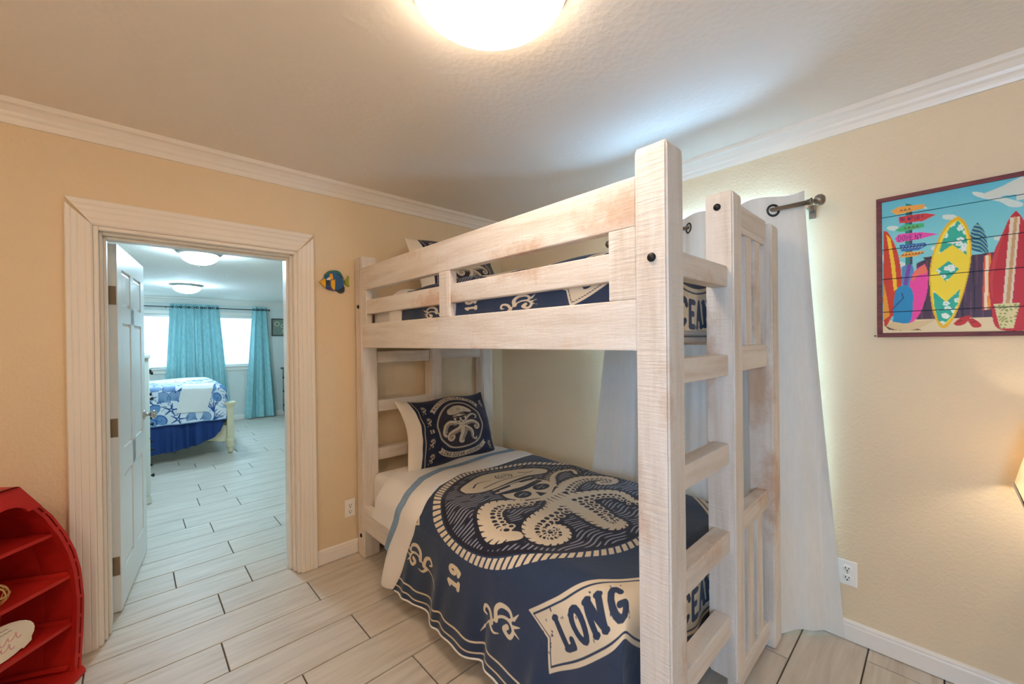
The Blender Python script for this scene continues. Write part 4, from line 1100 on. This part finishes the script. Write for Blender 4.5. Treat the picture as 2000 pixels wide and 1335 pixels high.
pg = empty('fill_pendant', (-.85, .55, CZ), 0, 'added globe lamp out of view near the left wall, brightens the ceiling', 'pendant light')  # unseen lamp, added as warm fill for the ceiling
lathe('canopy', [(.06, 0), (.06, -.012), (.02, -.03), (0, -.03)], (-.85, .55, CZ), 'nickel', pg, 24)
tube('stem', [(-.85, .55, CZ-.03), (-.85, .55, 2.13)], .008, 'nickel', pg, 10)
lathe('globe', [(max(.0, .11*math.sin(t)), .11*math.cos(t)) for t in np.linspace(0, math.pi, 18)], (-.85, .55, 2.03), 'globe_fill', pg, 32)
k1 = (BZ-.07-1.4)/.96
ceiling_light('domed glass ceiling light with nickel rim nearest the bedroom door', .57*k1, 5.773*k1, BZ, .135, .085, 'lamp_cool', True, 'bedroom ceiling lights')
ceiling_light('domed glass ceiling light with nickel rim nearest the teal curtains', .714*k1, 9.118*k1, BZ, .150, .085, 'lamp_cool', True, 'bedroom ceiling lights')

# ================================================================== red boat shelf in the corner by the door
BA = R(42); bd = np.array([math.sin(BA), math.cos(BA)]); bc = np.array([-.19, 2.56])-bd*.255
boat = empty('boat_shelf', (bc[0], bc[1], 0), math.atan2(bd[1], bd[0]), 'red rowing boat bookshelf standing in the corner beside the door', 'shelf')
# local frame: +x to the right along the front, -y towards the viewer, depth behind (+y)
HW = [(.0, .250), (.11, .258), (.226, .265), (.305, .268), (.434, .257), (.526, .236), (.61, .204), (.716, .148), (.776, .102), (.83, .062), (.87, .036)]
hz_ = [p[0] for p in HW]; hw_ = [p[1] for p in HW]
def half(z): return float(np.interp(z, hz_, hw_))
zs = [.012+(.862-.012)*k/28 for k in range(29)]
DEP = .24
def hull_side(s):
    """hull plank: curved board from the front edge to the narrower back"""
    bm = bmesh.new(); rows = []
    for z in zs:
        w = half(z); wb = w*.74
        ring = [(s*w, 0), (s*(w*.94), DEP*.45), (s*wb, DEP), (s*(wb-.012), DEP), (s*(w*.94-.013), DEP*.45), (s*(w-.014), 0)]
        rows.append([bm.verts.new((x, y, z)) for x, y in ring])
    for a, b in zip(rows[:-1], rows[1:]):
        for k in range(6): bm.faces.new((a[k], a[(k+1) % 6], b[(k+1) % 6], b[k]))
    bm.faces.new(rows[0]); bm.faces.new(rows[-1][::-1])
    return from_bm('hull_side', bm, 'red_paint', boat, True)
for s in (1, -1):
    hull_side(s)
    for nm, off, wd in (('inner_gunwale', -.012, .007), ('outer_gunwale', .006, .005)):
        bm = bmesh.new(); rows = []
        for z in zs:
            w = half(z)+off
            rows.append([bm.verts.new((s*x, y, z)) for x, y in ((w-wd, -.014), (w+wd, -.014), (w+wd, .006), (w-wd, .006))])
        for a, b in zip(rows[:-1], rows[1:]):
            for k in range(4): bm.faces.new((a[k], a[(k+1) % 4], b[(k+1) % 4], b[k]))
        bm.faces.new(rows[0]); bm.faces.new(rows[-1][::-1])
        from_bm(nm, bm, 'red_paint', boat, True)
    for k in range(10):
        z = .07+k*.083
        if z > .80: break
        sl = (half(z+.01)-half(z-.01))/.02
        bm = bmesh.new(); bm_box(bm, -.008, .008, -.0135, .004, -.007, .007)
        bmesh.ops.rotate(bm, verts=bm.verts, cent=(0, 0, 0), matrix=Matrix.Rotation(math.atan(sl)*s, 3, 'Y'))
        bmesh.ops.translate(bm, verts=bm.verts, vec=(s*(half(z)-.003), 0, z)); from_bm('spacer_block', bm, 'red_paint', boat, True)
# back boards
nb_ = 5
for k in range(nb_):
    f0, f1 = -1+2*k/nb_, -1+2*(k+1)/nb_
    bm = bmesh.new(); A = []
    for z in zs:
        w = half(z)*.74-.008
        A.append([bm.verts.new(p) for p in ((f0*w+.0012, DEP-.012, z), (f1*w-.0012, DEP-.012, z), (f1*w-.0012, DEP-.002, z), (f0*w+.0012, DEP-.002, z))])
    for a, b in zip(A[:-1], A[1:]):
        for j in range(4): bm.faces.new((a[j], a[(j+1) % 4], b[(j+1) % 4], b[j]))
    bm.faces.new(A[0]); bm.faces.new(A[-1][::-1]); from_bm('back_board', bm, 'red_paint', boat, True)
SHZ = (.633, .425, .219)
for z in SHZ:
    w = half(z)-.016
    slab_poly('shelf_board', [(-w, .004), (w, .004), (w*.74, DEP-.014), (-w*.74, DEP-.014)], (0, 0, z-.014), (1, 0, 0), (0, 1, 0), (0, 0, 1), 0, .014, 'red_paint', boat, True)
for z in (.425, .219, .03):
    for s in (1, -1):
        w = half(z)-.016
        slab_poly('shelf_cleat', [(s*(w-.001), .010), (s*(w-.014), .010), (s*(w*.74-.014), DEP-.03), (s*(w*.74-.001), DEP-.03)], (0, 0, z+.001), (1, 0, 0), (0, 1, 0), (0, 0, 1), 0, .014, 'red_paint', boat, True)
# base with rounded front
slab_poly('base', [(-.258, -.02), (-.262, .05), (-.20, DEP), (.20, DEP), (.262, .05), (.268, -.012), (.25, -.045), (.20, -.060), (-.20, -.060), (-.25, -.045)], (0, 0, 0), (1, 0, 0), (0, 1, 0), (0, 0, 1), .001, .016, 'red_paint', boat, True)
# bow deck with the round notch, sloping forward
pts = [(-.114, .768), (-.040, .872), (.040, .872), (.114, .768), (.080, .768)] + [(.066*math.cos(t), .762+.040*math.sin(t)) for t in np.linspace(.15, math.pi-.15, 13)] + [(-.080, .768)]
slab_poly('bow_deck', pts, (0, 0, 0), (1, 0, 0), (0, 0, 1), (0, -1, 0), .012, .026, 'red_paint', boat, True)
slab_poly('bow_top', [(-.040, -.026), (.040, -.026), (.030, DEP), (-.030, DEP)], (0, 0, .862), (1, 0, 0), (0, 1, 0), (0, 0, 1), 0, .010, 'red_paint', boat, True)

def boat_pt(x, y, z):
    c, s = bd[0], bd[1]
    return np.array([bc[0]+x*c-y*s, bc[1]+x*s+y*c, z])
# speech bubble plaque leaning on the lowest shelf
plq = empty('word_plaque', tuple(boat_pt(.02, .03, .220)), math.atan2(bd[1], bd[0]), 'cream speech bubble plaque with pink script on the red shelf', 'plaque')
pl = [(-.105+.115*math.cos(t)+.105, .064+.062*math.sin(t)) for t in np.linspace(-.55, 2*math.pi-1.0, 26)] + [(.065, .006), (.095, .018), (.088, .030)]
pl = [(a-.0, b) for a, b in pl]
tilt = R(14)
def plp(a, b, t): return (a, b*math.sin(tilt)-t*math.cos(tilt), b*math.cos(tilt)+t*math.sin(tilt)+.001)
slab_poly('board', pl, (0, 0, .001), (1, 0, 0), (0, math.sin(tilt), math.cos(tilt)), (0, -math.cos(tilt), math.sin(tilt)), 0, .010, 'plaque_cream', plq, True)
for y_, x0_, n_, mt in ((.106, -.045, 6, 'dark_ink'), (.094, -.05, 7, 'dark_ink'), (.066, -.085, 6, 'pink_ink'), (.040, -.06, 4, 'pink_ink')):
    big = mt == 'pink_ink'; P = []
    for k in range(n_*10):
        t = k/10; P.append(plp(x0_+t*(.026 if big else .014)+(.006 if big else .002)*math.sin(2*math.pi*t+.6), y_+(.012 if big else .0015)*math.sin(2*math.pi*t)*(1 if int(t) % 2 else .6), .0108))
    tube('script_line', P, .0016 if big else .0006, mt, plq, 6, True)
# gold wire shell basket on the middle shelf
gb = empty('wire_ball', tuple(boat_pt(.008, .06, .425)), 0, 'pale gold wire ornament on the middle red shelf', 'ornament')
for k in range(7):
    a = math.pi*k/7; rr = .052
    P = [(rr*math.cos(t)*math.cos(a), rr*math.cos(t)*math.sin(a), .046+.042*math.sin(t)) for t in np.linspace(0, 2*math.pi, 22, endpoint=False)]
    tube('wire_hoop', P, .0022, 'gold_wire', gb, 6, True, closed=True)
tube('wire_rim', [(.053*math.cos(t), .053*math.sin(t), .046) for t in np.linspace(0, 2*math.pi, 26, endpoint=False)], .003, 'gold_wire', gb, 6, True, closed=True)

# ================================================================== nightstand and lamp on the window wall (mostly outside the picture)
ns = empty('nightstand', (2.19, -.53, 0), 0, 'white nightstand by the window wall under the table lamp', 'nightstand')
boxes('case', [(2.00, 2.38, -.80, -.26, .10, .60)], 'trim_white', ns, .004)
box('top', 1.985, 2.385, -.815, -.245, .60, .625, 'trim_white', ns, .006)
for xx in (2.02, 2.335):
    for yy in (-.785, -.30): box('leg', xx, xx+.035, yy, yy+.035, .002, .10, 'trim_white', ns, .003)
for z0_, z1_ in ((.13, .34), (.36, .575)):
    dr = box('drawer', 1.985, 2.0, -.775, -.285, z0_, z1_, 'trim_white', ns, .004)
    lathe('knob', [(0, -.030), (.012, -.028), (.014, -.020), (.006, -.012), (.006, 0)], (1.985, -.53, (z0_+z1_)/2), 'nickel', dr, 16, 0)
tl = empty('table_lamp', (2.20, -.352, .625), 0, 'table lamp with square white shade beside the surf sign wall', 'lamp')
lathe('base', [(0, 0), (.075, 0), (.075, .012), (.03, .02), (.05, .06), (.06, .10), (.04, .16), (.016, .19), (.012, .24), (0, .24)], (2.20, -.352, .626), 'lamp_ceramic', tl, 28)
def shade():
    bm = bmesh.new(); rows = []
    for z, h in ((.845, .172), (.855, .172), (1.09, .125), (1.10, .125)):
        rows.append([bm.verts.new((2.20+a*h, -.352+b*h, z)) for a, b in ((-1, -1), (1, -1), (1, 1), (-1, 1))])
    for a, b in zip(rows[:-1], rows[1:]):
        for k in range(4): bm.faces.new((a[k], a[(k+1) % 4], b[(k+1) % 4], b[k]))
    bmesh.ops.solidify(bm, geom=bm.faces[:], thickness=.004)
    return from_bm('lamp_shade', bm, 'shade_fabric', tl)
sh = shade()
tube('shade_trim', [(2.20+a*.174, -.352+b*.174, .848) for a, b in ((-1, -1), (1, -1), (1, 1), (-1, 1))], .006, 'trim_white', sh, 6, closed=True)
lathe('bulb', [(0, .055), (.022, .045), (.030, .02), (.026, -.005), (.013, -.03), (0, -.03)], (2.20, -.352, .93), 'bulb_warm', tl, 16)

# ================================================================== bedroom seen through the door
# curtain rod and teal curtains
RYB = BY1-.085; RZB = 2.035
tr_ = empty('curtain_rod', (.6, RYB, RZB), 0, 'thin dark rod carrying the teal curtains in the bedroom', 'curtain rod')
tube('rod', [(-1.0, RYB, RZB), (1.905, RYB, RZB)], .008, 'teal_fabric_rod', tr_, 10)
lathe('finial', [(0, 0), (.016, .004), (.022, .016), (.014, .030), (0, .034)], (1.905, RYB, RZB), 'teal_fabric_rod', tr_, 16, 0)
for xx in (.42, 1.87): box('bracket', xx-.006, xx+.006, RYB, BY1-.002, RZB-.020, RZB-.009, 'teal_fabric_rod', tr_)
def teal(label, xa, xb, xa2, xb2, zb, n, ph):
    root = empty('curtain', ((xa+xb)/2, RYB, zb), 0, label, 'curtain', 'teal grommet curtains in the bedroom')
    s = np.linspace(0, 1, 160)[:, None]; z = np.linspace(zb, RZB+.055, 50)[None, :]; q = (RZB+.055-z)/(RZB+.055-zb)
    x = (xa+(xb-xa)*s)*(1-q)+(xa2+(xb2-xa2)*s)*q
    y = RYB+(.026+.022*q)*np.sin(2*math.pi*n*s+ph)+.012*np.sin(2*math.pi*n*2.3*s+2+q*2)*q-.03*q
    y = np.minimum(y, BY1-.02)
    grid_mesh('drape', np.stack([x+0*z, y, z+0*s], -1), 'teal_fabric', root)
    for k in range(2*n):
        t = (k+.5-ph/math.pi*0)/(2*n)*1.0; gx = xa+(xb-xa)*t
        tube('grommet', [(gx+.018*math.cos(a), RYB-.032, RZB+.018*math.sin(a)) for a in np.linspace(0, 2*math.pi, 14, endpoint=False)], .005, 'grommet_dark', root, 6, closed=True)
teal('wide teal curtain panel hanging behind the bed between two windows', .47, .797, .36, .827, .03, 3, .6)
teal('teal curtain panel hanging next to the wide panel behind the bed', .803, 1.14, .832, 1.30, .03, 3, 2.2)
teal('narrow teal curtain gathered at the right end of the bedroom rod', 1.655, 1.885, 1.50, 2.02, .02, 3, 1.0)

# wall picture
wp = empty('picture', (2.13, BY1, 1.545), 0, 'small dark framed picture on the bedroom wall beside the teal curtain', 'picture')
for a0, a1, z0_, z1_ in ((1.975, 2.29, 1.545, 1.565), (1.975, 2.29, 1.865, 1.885), (1.975, 1.995, 1.565, 1.865), (2.27, 2.29, 1.565, 1.865)): box('frame_strip', a0, a1, BY1-.025, BY1-.002, z0_, z1_, 'frame_dark', wp, .002)
box('panel', 1.993, 2.272, BY1-.014, BY1-.004, 1.563, 1.867, 'chest_green', wp)
for cx_, cz_, rr in ((2.07, 1.78, .040), (2.17, 1.74, .03), (2.20, 1.64, .035)):
    tube('wreath', [(cx_+rr*math.cos(t), BY1-.016, cz_+rr*math.sin(t)) for t in np.linspace(0, 2*math.pi, 18, endpoint=False)], .007, 'cream_paint', wp, 6, closed=True)

# green chest against the right wall
gc = empty('chest_of_drawers', (2.38, 8.4, 0), 0, 'weathered green-grey chest of drawers beside the narrow teal curtain', 'chest')
boxes('case', [(2.135, 2.63, 7.95, 8.82, .07, .90)], 'chest_green', gc, .004); box('top', 2.105, 2.64, 7.92, 8.85, .90, .932, 'frame_dark', gc, .006)
for xx in (2.15, 2.58):
    for yy in (7.97, 8.75): box('foot', xx, xx+.05, yy, yy+.05, .002, .07, 'frame_dark', gc, .006)
for z0_, z1_ in ((.10, .34), (.36, .60), (.62, .87)):
    d_ = box('drawer', 2.122, 2.135, 7.98, 8.79, z0_, z1_, 'chest_green', gc, .004)
    for yy in (8.14, 8.63): lathe('knob', [(0, -.034), (.016, -.030), (.020, -.020), (.008, -.010), (.008, 0)], (2.122, yy, (z0_+z1_)/2), 'bolt_black', d_, 14, 0)
# tall cream chest behind the open door
tc_ = empty('tall_chest', (-.18, 5.15, 0), 0, 'tall distressed white chest with dark knobs half hidden by the door', 'chest')
boxes('case', [(-.42, .098, 4.78, 5.52, .08, 1.28)], 'chest_cream', tc_, .004); box('top', -.44, .118, 4.755, 5.545, 1.28, 1.318, 'chest_cream', tc_, .008)
for xx in (-.42, .052):
    for yy in (4.78, 5.47): box('foot', xx, xx+.06, yy-.006, yy+.05, .002, .08, 'chest_cream', tc_, .008)
box('corner_stile', .074, .104, 4.772, 4.80, .08, 1.28, 'chest_cream', tc_, .003)
for k in range(5):
    d_ = box('drawer', .098, .108, 4.81, 5.49, .11+k*.232, .32+k*.232, 'chest_cream', tc_, .003)
    for yy in (4.93, 5.37): lathe('knob', [(0, .030), (.014, .027), (.017, .018), (.007, .010), (.007, 0)], (.108, yy, .215+k*.232), 'bolt_black', d_, 14, 0)

# bed
bed = empty('bed', (-.1, 7.05, 0), 0, 'cream wooden bed in the bedroom with square fluted foot posts', 'bed')
FX = .905
def bed_post(y):
    p = box('foot_post', FX-.035, FX+.035, y-.035, y+.035, .20, .60, 'cream_paint', bed, .006)
    boxes('post_cap', [(FX-.042, FX+.042, y-.042, y+.042, .585, .605), (FX-.060, FX+.060, y-.060, y+.060, .632, .660), (FX-.048, FX+.048, y-.048, y+.048, .605, .632)], 'cream_paint', p, .004)
    lathe('turned_foot', [(0, .002), (.022, .002), (.030, .05), (.026, .065), (.045, .085), (.052, .11), (.038, .13), (.050, .15), (.050, .17), (.040, .20), (0, .20)], (FX, y, 0), 'cream_paint', p, 20)
bed_post(6.27); bed_post(7.83)
box('footboard', FX-.018, FX+.018, 6.305, 7.795, .22, .57, 'cream_paint', bed, .004); box('footboard_cap', FX-.05, FX+.05, 6.33, 7.77, .57, .60, 'cream_paint', bed, .006)
apr = [(-1.15, .20), (-1.15, .36), (FX-.035, .36), (FX-.035, .16), (FX-.06, .155), (.62, .205), (.40, .235)]
for yy in (6.290, 7.800): slab_poly('side_rail', apr, (0, yy, 0), (1, 0, 0), (0, 0, 1), (0, 1, 0), 0, .024, 'cream_paint', bed)
box('headboard', -1.22, -1.17, 6.22, 7.88, .10, 1.30, 'cream_paint', bed, .006)
box('mattress_base', -1.15, FX-.04, 6.33, 7.79, .36, .56, 'mattress_white', bed, .02); box('mattress', -1.15, FX-.045, 6.295, 7.815, .56, .83, 'mattress_white', bed, .05)
# ruffled skirt
sk = empty('bed_skirt', (-.1, 6.25, .12), 0, 'gathered navy bed skirt below the blue shell comforter', 'bed skirt')
s = np.linspace(0, 1, 400)[:, None]; t = np.linspace(0, 1, 14)[None, :]
xx = -1.10+(FX-.055+1.10)*s; zlow = np.interp(xx, [-1.1, .30, .55, .72, .80, .85], [.115, .125, .165, .225, .31, .42])
zz = .50*(1-t)+zlow*t; yy = 6.256-(.010+.016*t)*np.sin(xx*44+1.5*np.sin(xx*13))-.010*t*np.sin(xx*95)-.012*t
grid_mesh('ruffle', np.stack([xx+0*t, yy, zz], -1), 'ruffle_navy', sk)
# shell comforter
cf = empty('comforter', (-.1, 7.0, .45), 0, 'white and blue seashell print comforter on the bedroom bed', 'comforter')
def comf(x, w, lift=0.0, foot=True):
    """w: distance from the front hem upwards and over the top towards the back"""
    zt = .895; Rr = .085; hang = zt-.455-Rr
    y = np.where(w < hang, 6.222, 6.222+Rr-Rr*np.cos(np.clip((w-hang)/Rr, 0, math.pi/2))); z = np.where(w < hang, .455+w, zt-Rr+Rr*np.sin(np.clip((w-hang)/Rr, 0, math.pi/2)))
    ov = np.clip(w-hang-Rr*math.pi/2, 0, None); y = y+ov
    fold = (1-sstep(w, 0, hang))
    y = y-.018*np.sin(x*17+.4)*fold-.008*np.sin(x*37)*fold-lift*(w < hang+.05); z = z+lift*(w >= hang-.03)+.010*np.sin(x*6+y*3)*(w > hang)
    e = np.clip(x-(FX-.115), 0, None); Re = .085; a = np.minimum(e/Re, math.pi/2); ee = np.clip(e-Re*math.pi/2, 0, None)
    xo = np.where(e > 0, FX-.115+Re*np.sin(a), x); top = sstep(w, hang*.55, hang+.05)
    z = z-(Re*(1-np.cos(a))+ee)*top
    y = y+.03*np.clip(e/.1, 0, 1)*(1-top)
    return np.stack([xo, y, z], -1)
nx_, nw_ = 330, 420
xg_ = np.linspace(-.35, FX-.115+.21, nx_)[:, None]; wg_ = np.linspace(0, 1.9, nw_)[None, :]
Ug, Wg = [q.copy() for q in np.broadcast_arrays(xg_, wg_)]
cv = Canvas(Ug, Wg, ('ink', 'oval', 'wave'))
def shell(cx_, cy_, s_, rot):
    cv.setup(cx_, cy_, s_, s_, rot)
    fan = [(.0, -.75)]+[(math.sin(R(a_)), math.cos(R(a_))*.92) for a_ in range(-78, 79, 12)]
    cv.poly('wave', fan, smooth=False); cv.stroke('ink', fan[1:], .035)
    for a_ in range(-70, 71, 20):
        cv.stroke('oval', [(0, -.72), (.93*math.sin(R(a_)), .88*math.cos(R(a_)))], .02, .055, 'add', False); cv.stroke('ink', [(0, -.72), (.9*math.sin(R(a_+8)), .85*math.cos(R(a_+8)))], .010, .020, 'add', False)
    cv.ell('ink', (0, -.78), .16, .10)
def star(cx_, cy_, s_, rot):
    cv.setup(cx_, cy_, s_, s_, rot)
    for k in range(5): cv.stroke('ink', [(0, 0), (math.sin(k*1.2566), math.cos(k*1.2566))], .15, .05, 'add', False)
    cv.ell('ink', (0, 0), .10, None, 'cut')
def coral(cx_, cy_, s_, rot):
    cv.setup(cx_, cy_, s_, s_, rot); ly = 'oval' if rng.random() < .5 else 'ink'
    for a_ in (-.6, -.2, .25, .65): cv.stroke(ly, [(0, -1), (.4*a_, -.3), (a_, .3), (a_*1.3+.15, .9)], .10, .04); cv.stroke(ly, [(a_*.7, 0), (a_+.3, .35)], .06, .03)
def snail(cx_, cy_, s_, rot):
    cv.setup(cx_, cy_, s_, s_, rot); cv.ell('oval', (0, 0), .95, .7)
    cv.stroke('ink', [((1-.09*k)*math.cos(k*.75), (.75-.068*k)*math.sin(k*.75)) for k in range(11)], .07, .03)
    cv.stroke('ink', [(.9, -.2), (1.4, -.7), (.6, -.8)], .06, .03)
fs = (shell, snail, coral, shell, star, snail, coral)
q = 0
for gy in range(12):
    for gx in range(10):
        q += 1; cx_ = -.30+gx*.135+(gy % 2)*.07+rng.uniform(-.02, .02); cy_ = .06+gy*.120+rng.uniform(-.02, .02)
        fs[(q*3+gy) % 7](cx_, cy_, rng.uniform(.062, .086), rng.uniform(-1.2, 1.2))
for k in range(260):
    cx_, cy_ = rng.uniform(-.35, 1.0), rng.uniform(0, 1.5); cv.setup(cx_, cy_, .02, .02, rng.uniform(0, 6))
    cv.stroke(('wave', 'oval', 'ink')[k % 3], [(-1, 0), (-.3, .5), (.4, -.3), (1, .3)], .25, .12)
grid_mesh('cover', comf(Ug, Wg), 'shell_print', cf, cv.L, flip=True)
xl = np.linspace(-1.12, -.35, 30)[:, None]; wl = np.linspace(0, 1.9, 60)[None, :]; xl, wl = np.broadcast_arrays(xl, wl)
grid_mesh('cover_head', comf(xl, wl), 'sheet_white', cf, None, flip=True)
tube('hem', comf(xg_[::4, 0], np.zeros(len(xg_[::4]))), .006, 'shell_print', cf, 6)
# white throw
th_ = empty('throw_blanket', (.6, 6.3, .6), 0, 'plain white throw folded over the front of the shell comforter', 'throw')
s = np.linspace(0, 1, 40)[:, None]; w = np.linspace(.115, .66, 60)[None, :]
xx = (.37+.29*s)+(w-.115)*.30*(.7+.1*s)+0*w
grid_mesh('cloth', comf(xx, w+.02*(1-s)+0*xx, .012), 'throw_white', th_, flip=True)
